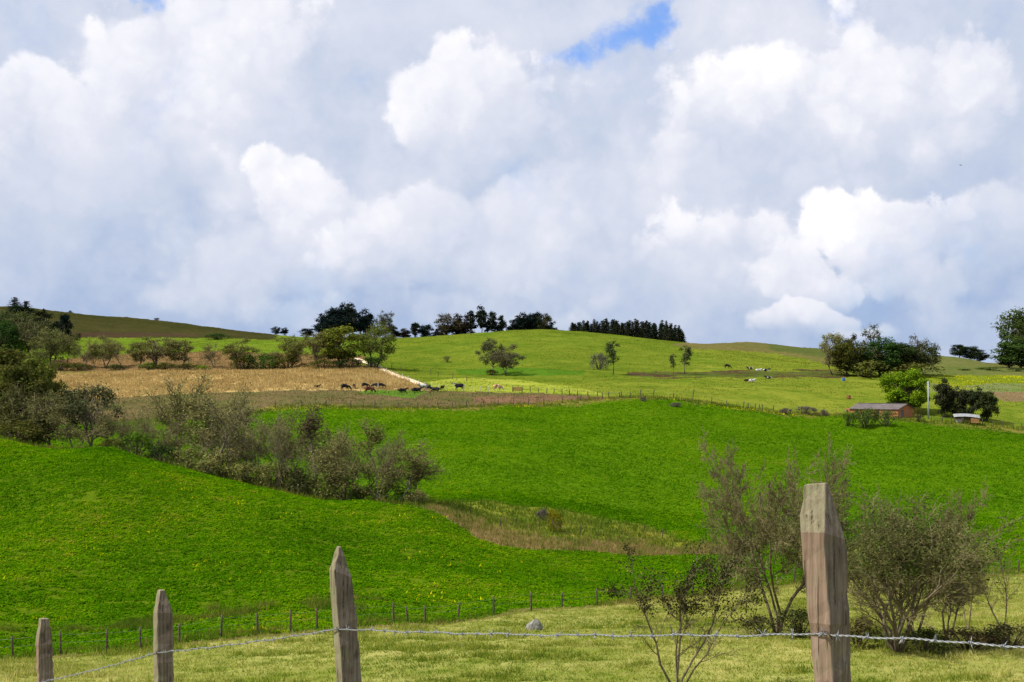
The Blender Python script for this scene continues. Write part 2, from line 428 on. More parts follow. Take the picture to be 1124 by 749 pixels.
def blades(mb, X, Y, Z, rng, k, hgt, wid, spread, lean=.5):
    """k upright blades per tuft"""
    P = np.repeat(np.stack([X, Y, Z+CZ], 1), k, 0); m = len(P)
    sc = np.repeat(rng.uniform(.6, 1.35, len(X)), k)
    P[:, :2] += rng.normal(0, spread, (m, 2))*sc[:, None]
    th = rng.uniform(0, 2*np.pi, m)
    w = np.stack([np.cos(th), np.sin(th), np.zeros(m)], 1)*(wid*sc*rng.uniform(.6, 1.3, m))[:, None]*.5
    h = hgt*sc*rng.uniform(.5, 1.2, m)
    tip = P+np.stack([rng.normal(0, lean, m)*h, rng.normal(0, lean, m)*h, h], 1)
    P[:, 2] -= .04
    v = np.stack([P-w, P+w, tip], 1)
    mb.add(v, t=np.arange(m*3).reshape(-1, 3))

def leafclumps(mb, X, Y, Z, rng, k, size, leaf):
    P = np.repeat(np.stack([X, Y, Z+CZ], 1), k, 0); m = len(P)
    sc = np.repeat(rng.uniform(.55, 1.4, len(X)), k)
    off = rng.normal(size=(m, 3)); off /= np.linalg.norm(off, axis=1, keepdims=True)
    off[:, 2] = np.abs(off[:, 2])*.75
    P += off*(size*sc*rng.uniform(.5, 1., m))[:, None]
    nrm = off*.7+np.array([0, 0, .95])+rng.normal(0, .35, (m, 3))
    mb.leaves(P, nrm, leaf*sc*rng.uniform(.7, 1.3, m), rng, .7)

MAT['crop'] = stuff_mat('crop_leaves', [(0., (.040, .122, .001)), (.35, (.070, .195, .002)), (.7, (.130, .270, .002)), (.93, (.22, .315, .004)), (1., (.29, .26, .03))], .4)
MAT['grass'] = stuff_mat('mown_grass', [(0., (.10, .165, .012)), (.35, (.22, .265, .03)), (.65, (.38, .37, .085)), (1., (.54, .49, .19))], .4)
MAT['weed'] = stuff_mat('tall_weeds', [(0., (.07, .14, .010)), (.5, (.13, .18, .018)), (.8, (.24, .21, .04)), (1., (.36, .26, .10))], .45)
MAT['seed'] = stuff_mat('seed_heads', [(0., (.19, .19, .04)), (.5, (.34, .245, .095)), (1., (.48, .34, .17))], .45)
MAT['yflower'] = stuff_mat('yellow_flowers', [(0., (.38, .40, .005)), (1., (.58, .56, .01))])
MAT['stubble'] = stuff_mat('dry_straw', [(0., (.28, .20, .075)), (.5, (.43, .31, .12)), (1., (.56, .43, .19))], .4)
MAT['pgrass'] = stuff_mat('pasture_grass', [(0., (.080, .130, .007)), (.5, (.14, .18, .014)), (1., (.25, .25, .045))], .4)

rng = np.random.default_rng(21)
mb = MB()
X, Y, Z, z = scatter(420000, 70, 180, rng, 2.0, .60); dn = fbm(X/1.1, Y/1.1, 91, 2)+.45*fbm(X/7, Y/5, 95, 3); k = (z == 1) & (dn > -.26)
leafclumps(mb, X[k], Y[k], Z[k], rng, 5, .19, .155)
X, Y, Z, z = scatter(280000, 150, 305, rng, 2.0, .56); dn = fbm(X/1.3, Y/1.3, 92, 2)+.45*fbm(X/9, Y/6, 96, 3); k = (z == 1) & (dn > -.27)
leafclumps(mb, X[k], Y[k], Z[k], rng, 4, .23, .20)
tag(mb.obj('crop_plants', [MAT['crop']]), 'low leafy bright green crop covering both sloping fields', 'crop', kind='stuff')
mb = MB()
X, Y, Z, z = scatter(190000, 46, 135, rng, 2.0, .53); dn = fbm(X/2.2, Y/2.2, 77, 3)+fbm(X/.8, Y/.8, 78, 2)*.6; k = (z == 0) & (dn > -.36)
blades(mb, X[k], Y[k], Z[k], rng, 4, .12, .045, .11, .9)
dn = fbm(X/3.2, Y/2.2, 79, 3); k = (z == 0) & (dn > .14)
blades(mb, X[k], Y[k], Z[k], rng, 4, .26, .05, .10, .5)
X, Y, Z, z = scatter(9000, 3, 46, rng, 2.0, .6); k = (z == 0)
blades(mb, X[k], Y[k], Z[k], rng, 9, .16, .02, .12, .6)
tag(mb.obj('meadow_grass', [MAT['grass']]), 'pale yellowish mown grass of the near meadow', 'grass', kind='stuff')
mb = MB()
X, Y, Z, z = scatter(60000, 135, 235, rng); k = (z == 2)
blades(mb, X[k], Y[k], Z[k], rng, 6, .5, .10, .3, .4)
# ragged margins of the fields
X, Y, Z, z = scatter(60000, 70, 140, rng); pxx = CX+F*X/Y; b = bd(B0, pxx); k = (np.abs(Y-b+fbm(X/4, Y/4, 5)*5) < 1.4) & (fbm(X/6, Y/6, 6) > -.12)
blades(mb, X[k], Y[k], Z[k], rng, 5, .38, .07, .18, .35)
X, Y, Z, z = scatter(50000, 230, 330, rng); pxx = CX+F*X/Y; b = bd(B3, pxx); k = (np.abs(Y-b-1.5) < 2.6)
blades(mb, X[k], Y[k], Z[k], rng, 4, .55, .14, .3, .3)
X, Y, Z, z = scatter(50000, 85, 100, rng); pxx = CX+F*X/Y; b = bd(B0, pxx)+9; k = (np.abs(Y-b+fbm(X/4, Y/4, 15)*14) < 1.6) & (pxx < 420) & (fbm(X/3, Y/3, 9) > .0)
blades(mb, X[k], Y[k], Z[k], rng, 4, .42, .06, .25, .45)
tag(mb.obj('tall_weeds', [MAT['weed']]), 'brownish tall weeds in the gully and along the field edges', 'weeds', kind='stuff')
mb = MB()
X, Y, Z, z = scatter(90000, 135, 190, rng); pxx = CX+F*X/Y
k = (z == 2) & (pxx > 470) & (Y < bd(B1, pxx)+(.26+fbm(X/5, Y/5, 14)*.6+rng.normal(0, .14, len(X)))*(bd(B2, pxx)-bd(B1, pxx)))
blades(mb, X[k], Y[k], Z[k], rng, 6, .45, .07, .3, .4)
tag(mb.obj('pinkish_seed_grass', [MAT['seed']]), 'band of pinkish brown seeding grass along the lower side of the gully', 'grass', kind='stuff')
mb = MB()
X, Y, Z, z = scatter(60000, 300, 440, rng); k = (z == 4)
blades(mb, X[k], Y[k], Z[k], rng, 5, .6, .25, .5, .4)
tag(mb.obj('standing_straw', [MAT['stubble']]), 'dry golden straw standing in the strip field below the hedge', 'straw', kind='stuff')
mb = MB()
X, Y, Z, z = scatter(120000, 300, 600, rng); k = (z == 5) & (fbm(X/9, Y/9, 41) > -.12)
blades(mb, X[k], Y[k], Z[k], rng, 3, .13, .22, .6, 1.2)
tag(mb.obj('pasture_grass', [MAT['pgrass']]), 'grazed grass tufts on the rolling hill pasture', 'grass', kind='stuff')
mb = MB()
X, Y, Z, z = scatter(60000, 330, 450, rng); py = HY-F*Z/Y; pxx = CX+F*X/Y
k = (inpoly(pxx+fbm(X/8, Y/8, 3)*20, py+fbm(X/8, Y/8, 4)*5, P_YEL) & (fbm(X/5, Y/9, 33) > .0)) | (inpoly(pxx, py, P_YEL2) & (fbm(X/7, Y/12, 31) > .13))
blades(mb, X[k], Y[k], Z[k], rng, 2, .3, .24, .6, .8)
X, Y, Z, z = scatter(40000, 225, 320, rng); pxx = CX+F*X/Y; b = bd(B3, pxx); k = (np.abs(Y-b+1.0) < 1.8) & (pxx > 250) & (pxx < 900) & (fbm(X/9, Y/9, 61) > .02)
blades(mb, X[k], Y[k], Z[k], rng, 2, .35, .2, .3, .6)
X, Y, Z, z = scatter(3000, 80, 170, rng); k = (z == 1) & (fbm(X/5, Y/5, 71) > .16)
blades(mb, X[k], Y[k], Z[k]+.25, rng, 3, .16, .10, .25, .6)
tag(mb.obj('yellow_flowers', [MAT['yflower']]), 'yellow wild flowers spread over the field edges and right hand slope', 'flowers', kind='stuff')
mb = MB()
X, Y, Z, z = scatter(90000, 240, 560, rng); k = (z == 3)
blades(mb, X[k], Y[k], Z[k], rng, 4, .28, .16, .5, .5)
tag(mb.obj('fallow_weeds', [stuff_mat('fallow_weed_leaves', [(0., (.055, .085, .018)), (.4, (.11, .115, .035)), (.7, (.17, .115, .06)), (1., (.24, .16, .09))], .35)]), 'brown and green weeds growing over the fallow field behind the crop', 'weeds', kind='stuff')
# ------------------------------------------------------------------ trees
def unit(v): return v/max(np.linalg.norm(v), 1e-9)
def grow(rng, stems, levels, nch, ratio, ang, wander=.18, up=.12, start=.3, seg=4, taper=.35, rr=.55):
    """stems: (base, direction, length, radius); returns segment arrays and the twig ends"""
    S0, S1, A0, A1, LV, tips = [], [], [], [], [], []
    def branch(p, d, L, r, lv):
        n_ = seg+2 if lv == 0 else (seg if lv < levels else max(2, seg-1))
        pts = [p]; dirs = [d]
        for i in range(n_):
            d = unit(d+rng.normal(0, wander, 3)+np.array([0, 0, up]))
            p = p+d*L/n_; pts.append(p); dirs.append(d)
        rad = [r*(1-(1-taper)*i/n_) for i in range(n_+1)]
        for i in range(n_):
            S0.append(pts[i]); S1.append(pts[i+1]); A0.append(rad[i]); A1.append(rad[i+1]); LV.append(lv)
        if lv >= levels:
            tips.append(pts[-1]); tips.append(pts[len(pts)//2]); return
        k = nch[lv]; k = max(1, int(round(k*rng.uniform(.75, 1.25))))
        for c in range(k):
            t = start+(1-start)*(c+rng.random())/k if lv == 0 else .15+.85*(c+rng.random())/k
            t = min(t, .99)
            i = int(t*n_); f = t*n_-i
            q = pts[i]*(1-f)+pts[i+1]*f; dd = dirs[min(i+1, n_)]
            a = ang*rng.uniform(.6, 1.3)
            ax = unit(np.cross(dd, rng.normal(size=3)))
            nd = dd*math.cos(a)+ax*math.sin(a)
            branch(q, unit(nd), L*ratio*rng.uniform(.6, 1.15)*(1.05-.45*t), r*(1-(1-taper)*t)*rr, lv+1)
        branch(pts[-1], dirs[-1], L*ratio*.7, r*taper*.9, lv+1)
    for b, d, L, r in stems: branch(np.array(b, float), unit(np.array(d, float)), L, r, 0)
    return [np.array(S0), np.array(S1), np.array(A0), np.array(A1), np.array(LV), np.array(tips)]

def finish_proto(trunk, crown, tm, cm, name):
    """scale the tree to height 1 over its base and report its width"""
    allv = np.concatenate(crown.v+trunk.v); H = np.percentile(np.concatenate(crown.v)[:, 2], 98.7)
    wv = np.concatenate(crown.v); w = np.percentile(wv[:, 0], 98.5)-np.percentile(wv[:, 0], 1.5)
    for m_ in (trunk, crown): m_.v = [v/H for v in m_.v]
    return dict(trunk=trunk.mesh(name+'_trunk', tm, True), crown=crown.mesh(name+'_crown', cm), w=w/H)

def bare_tree(name, seed, nstem=3, spread=.25, levels=3, nch=(9, 7, 6), ratio=.5, ang=.6, r=.014, leaf_n=800, leaf=.012, twig=.0022,
              bark='bark', leafm='leaf', up=.1, start=.25, leaf_top=None, wander=.16, seg=4, slen=.5, puff=.03):
    g = np.random.default_rng(seed); stems = []
    for i in range(nstem):
        a = 2*math.pi*(i+g.random()*.6)/nstem
        tilt = spread*(g.uniform(.5, 1.2) if nstem > 1 else .25)
        rad_ = r*g.uniform(.75, 1.1); off = .004 if nstem > 1 else 0
        stems.append(((math.cos(a)*off, math.sin(a)*off, -.02), (math.cos(a)*tilt, math.sin(a)*tilt, 1), slen*g.uniform(.8, 1.1), rad_))
    S0, S1, A0, A1, LV, tips = grow(g, stems, levels, nch, ratio, ang, wander, up, start, seg)
    t, c = MB(), MB()
    A0 = np.maximum(A0, twig*.6); A1 = np.maximum(A1, twig*.5)
    k = LV == 0; t.tubes(S0[k], S1[k], A0[k]*1.0, A1[k], 7)
    k = LV == 1; t.tubes(S0[k], S1[k], A0[k], A1[k], 5)
    k = (LV >= 2); c.tubes(S0[k], S1[k], A0[k], A1[k], 3, m=0)
    if leaf_n:
        tp = tips if leaf_top is None else tips[tips[:, 2] > np.percentile(tips[:, 2], leaf_top)]
        # leaves come in clumps
        cl = tp[g.integers(0, len(tp), max(8, leaf_n//9))]
        p = np.repeat(cl, 9, 0)+g.normal(0, puff, (len(cl)*9, 3))
        c.leaves(p, g.normal(0, .6, p.shape)+np.array([0, 0, .5]), leaf*g.uniform(.6, 1.4, len(p)), g, .6, m=1)
    return finish_proto(t, c, [MAT[bark]], [MAT['twig'], MAT[leafm]], name)

def leafy_tree(name, seed, shape=(.42, .42, .40), zc=.6, nclump=26, per=150, leaf=.035, cr=.15, trunk_h=.35, nstem=1, r=.02, leafm='leaf', bark='bark',
               hollow=.35, flat=1., droop=0., twigs=0):
    g = np.random.default_rng(seed); t, c = MB(), MB()
    # clump centres spread through the crown, thicker towards its surface
    cs = []
    while len(cs) < nclump:
        p = g.uniform(-1, 1, 3); q = np.linalg.norm(p)
        if q > 1 or q < hollow: continue
        cs.append(p*np.array(shape)*g.uniform(.8, 1.12)+np.array([0, 0, zc]))
    cs = np.array(cs)
    bases = [np.array([g.normal(0, .004*(nstem > 1)), g.normal(0, .004*(nstem > 1)), -.02]) for _ in range(nstem)]
    tops = []
    for i, b in enumerate(bases):
        a = g.uniform(0, 6.28); top = np.array([math.cos(a)*.06*nstem, math.sin(a)*.06*nstem, trunk_h*g.uniform(.8, 1.2)]) if nstem > 1 else np.array([g.normal(0, .02), g.normal(0, .02), trunk_h])
        mid = (b+top)/2+g.normal(0, .012, 3)
        t.path([b, mid, top], [r*1.25, r*.95, r*.75], 7); tops.append(top)
        ctop = np.array([top[0]*1.5, top[1]*1.5, zc+shape[2]*.6]); t.path([top, (top+ctop)/2+g.normal(0, .02, 3), ctop], [r*.7, r*.45, r*.12], 6)
    for p in cs:
        top = tops[g.integers(0, nstem)]
        s0 = top*(1-.15)+np.array([0, 0, 1])*0
        st = np.array([top[0], top[1], g.uniform(trunk_h*.7, max(trunk_h*.75, min(p[2], zc)))])
        mid = st*.5+p*.5+g.normal(0, .02, 3)
        t.path([st, mid, p], [r*.42, r*.28, r*.1], 5)
        rad = cr*g.uniform(.6, 1.3)
        n_ = int(per*g.uniform(.6, 1.3)*(rad/cr)**1.6)
        o = g.normal(size=(n_, 3)); o /= np.linalg.norm(o, axis=1, keepdims=True)
        rr_ = rad*g.random(n_)**.45
        q = p+o*rr_[:, None]*np.array([1, 1, .75*flat])
        # ragged strays
        q += g.normal(0, .02, q.shape)*(g.random((n_, 1)) < .25)*1.6
        nrm = o*.9+np.array([0, 0, .35-droop])+g.normal(0, .35, (n_, 3))
        c.leaves(q, nrm, leaf*g.uniform(.55, 1.4, n_), g, .6, m=1)
        if twigs:
            e = p+o[:twigs]*rad*1.15
            c.tubes(np.repeat(p[None], len(e), 0), e, np.full(len(e), .004), np.full(len(e), .002), 3, m=0)
    return finish_proto(t, c, [MAT[bark]], [MAT['twig'], MAT[leafm]], name)

def conifer(name, seed, whorls=18, wid=.22, leaf=.05, per=9, rag=.25, leafm='leaf_dark'):
    g = np.random.default_rng(seed); t, c = MB(), MB()
    t.path([(0, 0, -.02), (g.normal(0, .008), 0, .5), (0, 0, .97)], [.02, .012, .002], 7)
    for w in range(whorls):
        z = .10+.88*(w/whorls)**.9; L = wid*(1-(z-.05)/1.0)**1.05*g.uniform(1-rag, 1+rag)+.012
        nb = 7
        for b in range(nb):
            a = g.uniform(0, 6.283); Lb = L*g.uniform(.65, 1.15)
            d = np.array([math.cos(a), math.sin(a), g.uniform(-.25, .2)])
            e = np.array([0, 0, z])+d*Lb
            c.tubes([[0, 0, z]], [e], [.004], [.0015], 3, m=0)
            k = max(3, int(per*(.4+Lb/wid)))
            f = g.random(k)**.7
            p = np.array([0, 0, z])+d*Lb*f[:, None]+g.normal(0, .012, (k, 3)); p[:, 2] -= .03*f**2
            c.leaves(p, np.array([0, 0, .8])+d*.5+g.normal(0, .4, (k, 3)), leaf*g.uniform(.6, 1.3, k), g, .5, m=1)
    return finish_proto(t, c, [MAT['bark']], [MAT['twig'], MAT[leafm]], name)

def shrub(name, seed, n_=1500, leaf=.07, shape=(.6, .5, .55), leafm='leaf', twig=True):
    g = np.random.default_rng(seed); t, c = MB(), MB()
    nb = 14; cs = []
    for i in range(nb):
        a = g.uniform(0, 6.28); q = g.random()**.6
        e = np.array([math.cos(a)*shape[0]*q, math.sin(a)*shape[1]*q, .35+.5*math.sqrt(max(0, 1-q*q))*g.uniform(.7, 1.1)])
        t.path([(e[0]*.15, e[1]*.15, -.05), e*.55+g.normal(0, .03, 3), e], [.02, .014, .005], 5); cs.append(e)
    for e in cs:
        k = n_//nb; o = g.normal(size=(k, 3)); o /= np.linalg.norm(o, axis=1, keepdims=True)
        p = e+o*(.24*g.random(k)**.5)[:, None]; low = g.random(k) < .3; p[low, 2] *= g.random(low.sum())
        p[:, 2] = np.abs(p[:, 2])
        c.leaves(p, o+np.array([0, 0, .4])+g.normal(0, .3, (k, 3)), leaf*g.uniform(.6, 1.4, k), g, .6, m=1)
    return finish_proto(t, c, [MAT['bark']], [MAT['twig'], MAT[leafm]], name)

PROTO = {}
# big twiggy trees of the near meadow
PROTO['sapling'] = bare_tree('sapling', 9, 5, .42, 3, (9, 8, 6), .40, .75, .0085, 6000, .015, .0020, up=.03, start=.34, leaf_top=40, slen=.78, puff=.022)
PROTO['bare_a'] = bare_tree('bare_a', 11, 4, .26, 4, (12, 9, 8, 7), .50, .8, .010, 3500, .007, .0014, up=.04, start=.36, slen=.66)
PROTO['bare_b'] = bare_tree('bare_b', 15, 3, .30, 4, (13, 9, 7, 5), .50, .8, .010, 4000, .007, .0014, up=.04, start=.36, slen=.66)
PROTO['shrubby'] = bare_tree('shrubby', 18, 8, .42, 3, (12, 9, 8), .48, .75, .009, 13000, .013, .0015, up=.06, start=.3, leaf_top=45, slen=.66, puff=.022)
PROTO['thin'] = bare_tree('thin', 23, 2, .16, 3, (12, 7, 5), .42, .75, .008, 500, .012, .0015, up=.08, start=.25, slen=.7)
# hedgerow trees
for i in range(5):
    PROTO['hedge%d' % i] = bare_tree('hedge%d' % i, 40+i, (2, 1, 3, 1, 2)[i], (.32, .2, .36, .2, .3)[i], 3, (10, 9, 8), .55, .8, .010, 2600, .013, .0026, 'bark_pale', up=.05, start=(.3, .36, .26, .34, .3)[i], wander=.2, seg=3, slen=.6, puff=.03)
PROTO['hedge_tuft'] = bare_tree('hedge_tuft', 52, 1, .2, 3, (9, 7, 6), .42, .7, .010, 1500, .018, .0026, 'bark_pale', up=.08, start=.45, leaf_top=50, slen=.65, puff=.03)
for i in range(3):
    PROTO['grey%d' % i] = leafy_tree('grey%d' % i, 60+i, (.36, .36, .38), .58, 42, 110, .032, .12, .28, 2, .016, twigs=8, hollow=.2)
    PROTO['dense%d' % i] = leafy_tree('dense%d' % i, 70+i, (.36, .36, .40), .57, 46, 190, .038, .13, .25, 1, .022, hollow=.45)
    PROTO['umb%d' % i] = leafy_tree('umb%d' % i, 80+i, (.46, .44, .36), .60, 46, 80, .036, .11, .28, (2, 1, 3)[i], .016, flat=.85, twigs=8, hollow=.15)
    PROTO['euc%d' % i] = leafy_tree('euc%d' % i, 90+i, (.17, .17, .42), .56, 40, 46, .05, .075, .4, 1, .014, leafm='leaf_dark', hollow=.1)
    PROTO['dark%d' % i] = leafy_tree('dark%d' % i, 100+i, (.30, .30, .45), .53, 40, 110, .05, .13, .3, 1, .02, leafm='leaf_dark', hollow=.3)
    PROTO['con%d' % i] = conifer('con%d' % i, 110+i, wid=(.2, .22, .17)[i], whorls=22, leaf=.04)
    PROTO['shrub%d' % i] = shrub('shrub%d' % i, 120+i)
PROTO['bushy'] = leafy_tree('bushy', 150, (.44, .44, .47), .50, 80, 260, .040, .125, .12, 1, .02, hollow=.5)
for i in range(2): PROTO['bushyd%d' % i] = leafy_tree('bushyd%d' % i, 151+i, (.34, .34, .47), .50, 44, 140, .045, .12, .15, 2, .016, leafm='leaf_dark', hollow=.4, droop=.2)
PROTO['shrub_dark'] = shrub('shrub_dark', 130, 1500, .08, leafm='leaf_dark')
PROTO['column'] = leafy_tree('column', 140, (.24, .24, .48), .50, 60, 130, .04, .09, .2, 1, .02, leafm='leaf_dark', hollow=.4, droop=.3)
PROTO['spindly'] = leafy_tree('spindly', 141, (.26, .26, .36), .62, 15, 60, .035, .10, .6, 1, .014, hollow=.3, twigs=10)
PROTO['young'] = leafy_tree('young', 142, (.2, .2, .34), .62, 14, 80, .045, .11, .4, 1, .014, hollow=.1)

def tree(kind, name, label, cat, px, top, width, base=None, d=None, col=(.05, .08, .02), group=None, rz=None, dmin=45, yjit=0.):
    """a tree or bush rooted on the ground: width and top row as the photo shows them"""
    if d is None: d = hit(px, base, dmin)
    if d != d: d = 400.
    d += yjit
    p = spot(px, d)
    ztop = CZ-(top-HY)/F*d
    H = max(ztop-p.z, .35); P = PROTO[kind]
    Wd = width/F*d
    root = empty(name, p, R.uniform(0, 6.28) if rz is None else rz)
    s = Wd/P['w']
    root.scale = (s, s, H)
    tag(root, label, cat, group)
    for part in ('trunk', 'crown'):
        o = bpy.data.objects.new('stems' if (part == 'trunk' and cat == 'bush') else ('foliage' if cat == 'bush' else part), P[part])
        o.color = (*[c_*(1.45 if max(col) > .045 and max(col) < .13 else 1.) for c_ in col], 1); link(o, root)
    return root

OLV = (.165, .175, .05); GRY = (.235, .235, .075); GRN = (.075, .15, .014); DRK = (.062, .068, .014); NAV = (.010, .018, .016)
BRN = (.15, .115, .055); LIME = (.15, .26, .012)

# near meadow
tree('sapling', 'sapling', 'small dark leaved sapling with forked trunk standing alone in the mown meadow', 'tree', 744, 602, 150, d=55, col=(.044, .044, .016), rz=0)
tree('bare_a', 'bare_tree', 'tall bare twiggy tree with several trunks just left of the thick nearest post', 'tree', 853, 498, 142, base=697, col=(.15, .13, .05), rz=0)
tree('bare_b', 'bare_tree', 'bare twiggy tree half hidden behind the thick nearest post', 'tree', 906, 503, 135, base=699, col=(.15, .13, .05), rz=1.6)
tree('shrubby', 'shrubby_tree', 'broad many stemmed tree with dark olive leaves right of the nearest post', 'tree', 985, 556, 150, base=716, col=(.075, .085, .026), rz=0)
tree('bare_b', 'bare_tree', 'low spreading bare tree with brown twigs, right of the dark olive leaved tree', 'tree', 1040, 585, 95, base=703, col=(.08, .065, .03), rz=4.)
tree('bare_a', 'bare_tree', 'bare tree with fine brown twigs rising just above the broad olive leaved tree', 'tree', 1006, 545, 110, base=708, col=(.13, .11, .045), rz=3.4)
tree('thin', 'bare_sapling', 'thin bare sapling rising above the brown undergrowth at right', 'tree', 1062, 572, 44, base=692, col=(.075, .065, .03))
tree('thin', 'bare_sapling', 'thin bare sapling nearest the right edge of the meadow', 'tree', 1100, 592, 46, base=692, col=(.075, .065, .03))
for px, top, w, base, kd, lb, c in [(878, 668, 50, 700, 'shrub0', 'low dark bush at the foot of the tall bare tree', (.05, .06, .02)), (942, 678, 50, 712, 'shrub1', 'low brownish bush just right of the nearest post', (.075, .07, .025)),
                       (1015, 690, 60, 718, 'shrub2', 'low dark green bush under the broad olive leaved tree', (.05, .065, .018)), (1062, 690, 60, 714, 'shrub0', 'low brown bush under the thin bare saplings', (.09, .07, .03)),
                       (1108, 684, 50, 712, 'shrub1', 'low olive brown bush at the right edge of the meadow', (.08, .075, .03)), (835, 676, 40, 698, 'shrub2', 'small olive bush left of the foot of the tall bare tree', (.065, .07, .025))]:
    tree(kd, 'bush', lb, 'bush', px, top, w, base=base, col=c)
tree('shrub1', 'gorse_bush', 'round bush with yellow blossom in the middle of the gully', 'bush', 608, 560, 18, base=583, col=(.20, .19, .01))
tree('shrub2', 'bush', 'pale purplish bush at the top of the gully above the yellow blossom', 'bush', 596, 559, 15, base=572, col=(.13, .10, .11))

# hedgerow along the back of the left crop field
def hb(px): return float(bd(B1, px))
HG = 'trees of the diagonal hedgerow'
rows = [
 ('hedge4', 128, 462, 40, 14, OLV, 'small olive twiggy tree hidden behind the low spreading one'),
 ('hedge1', 226, 428, 50, 24, GRY, 'grey twiggy tree standing behind and right of the tallest in the hedgerow'),
 ('hedge3', 300, 452, 46, 18, OLV, 'olive twiggy tree behind the triple trunked one'),
 ('hedge0', 362, 470, 44, 14, GRY, 'grey twiggy tree behind and right of the slim pale trunk'),
 ('dense0', -28, 392, 90, 34, DRK, 'dark dense tree cut off by the left edge, in the clump above the crop'),
 ('dense1', 8, 386, 84, 26, DRK, 'tallest dark dense tree of the clump at the left edge'),
 ('dense2', 38, 398, 66, 20, (.06, .072, .013), 'dark green dense tree right of the tallest in the left clump'),
 ('dense1', 22, 404, 60, 16, (.055, .062, .013), 'dark olive dense tree in the middle of the left clump'),
 ('grey0', 28, 425, 56, 12, (.06, .065, .02), 'olive tree in front of the tall dark clump at left'),
 ('grey1', 58, 433, 54, 7, (.085, .088, .03), 'grey leaved bushy tree at the right end of the dark left clump'),
 ('grey2', 100, 424, 62, 9, (.055, .066, .028), 'broad dark grey green tree with short trunk, left end of the hedgerow'),
 ('hedge0', 82, 452, 44, 5, GRY, 'small twiggy tree between two grey leaved trees at left'),
 ('hedge2', 142, 450, 58, 10, GRY, 'low spreading twiggy tree right of the broad dark grey green one'),
 ('hedge4', 168, 458, 50, 7, OLV, 'low olive twiggy tree over dark bushes in the hedgerow'),
 ('hedge1', 194, 415, 60, 20, GRY, 'tallest grey twiggy tree of the hedgerow, its dark round top against the straw'),
 ('hedge3', 214, 436, 66, 12, GRY, 'grey twiggy tree just right of the tallest in the hedgerow'),
 ('hedge0', 240, 446, 72, 6, (.085, .078, .045), 'wide grey brown twiggy tree nearest the crop in the hedgerow'),
 ('hedge2', 262, 462, 54, 10, OLV, 'olive twiggy tree with crown lower than its grey neighbour'),
 ('hedge4', 288, 456, 52, 7, GRY, 'grey twiggy tree with thin dark stem left of the triple trunked one'),
 ('hedge2', 310, 460, 58, 4, (.075, .068, .04), 'brownish triple trunked twiggy tree in the middle of the hedgerow'),
 ('hedge_tuft', 346, 448, 44, 5, (.075, .06, .032), 'slim pale trunked tree with a brown tuft at its top'),
 ('hedge1', 334, 478, 46, 9, OLV, 'short olive twiggy tree left of the slim pale trunk'),
 ('hedge3', 374, 482, 48, 5, GRY, 'grey twiggy tree right of the slim pale trunk'),
 ('hedge0', 393, 476, 50, 4, GRY, 'grey twiggy tree with leaning dark stem near the lower hedgerow'),
 ('hedge_tuft', 411, 462, 40, 12, OLV, 'tall thin tree with sparse top rising behind the lower hedgerow'),
 ('hedge4', 413, 484, 48, 3, (.08, .075, .045), 'grey brown twiggy tree second from the lower end of the hedgerow'),
 ('hedge3', 436, 488, 58, 3, OLV, 'olive twiggy tree, the last one at the lower end of the hedgerow'),
 ('hedge2', 455, 506, 36, 6, OLV, 'small olive tree behind the lower end of the hedgerow'),
]
for k, px, top, w, off, c, lb in rows:
    tree(k, 'hedgerow_tree' if not k.startswith('dense') else 'dense_tree', lb, 'tree', px, top, w, d=hb(px)+off, col=c, group=HG if not k.startswith('dense') else 'dark trees at the left edge')
for px, top, w, off, c, lb in [(122, 482, 34, 3, DRK, 'low dark bush at the foot of the low spreading twiggy tree'), (178, 488, 30, 3, (.03, .05, .014), 'dark bush left of the tallest hedgerow tree'),
                            (228, 505, 36, 1.5, OLV, 'olive bush on the crop edge below the wide grey brown tree'), (150, 474, 30, 3, GRN, 'bright green bush among the upper hedgerow trees'),
                            (205, 492, 40, 4, OLV, 'olive bush under the tallest hedgerow tree'), (270, 508, 46, 3, OLV, 'olive bush between the wide tree and the triple trunked tree'),
                            (395, 536, 44, 5, GRN, 'green bush in the shade under the lower hedgerow trees'), (335, 524, 46, 7, (.03, .07, .012), 'dark green bush behind the slim pale trunk'),
                            (300, 508, 40, 3, OLV, 'olive bush filling the hedgerow right of the wide grey brown tree'), (322, 514, 36, 4, (.13, .14, .05), 'low olive bush between the triple trunked tree and the slim pale trunk'),
                            (358, 520, 40, 4, OLV, 'low olive bush just right of the slim pale trunk'), (378, 526, 36, 3, GRY, 'low grey green bush under the middle of the lower hedgerow'), (420, 530, 42, 4, OLV, 'low olive bush between the last trunks of the hedgerow'),
                            (246, 492, 44, 6, GRY, 'grey green bush behind the wide grey brown tree'), (458, 538, 26, 3, GRY, 'small grey green bush ending the hedgerow beside the gully'),
                            (448, 540, 38, 5, (.04, .085, .014), 'green bush behind the lowest hedgerow tree'), (20, 462, 70, 4, DRK, 'dark bush filling the foot of the left clump')]:
    tree('shrub%d' % (px % 3), 'bush', lb, 'bush', px, top, w, d=hb(px)+off, col=c)

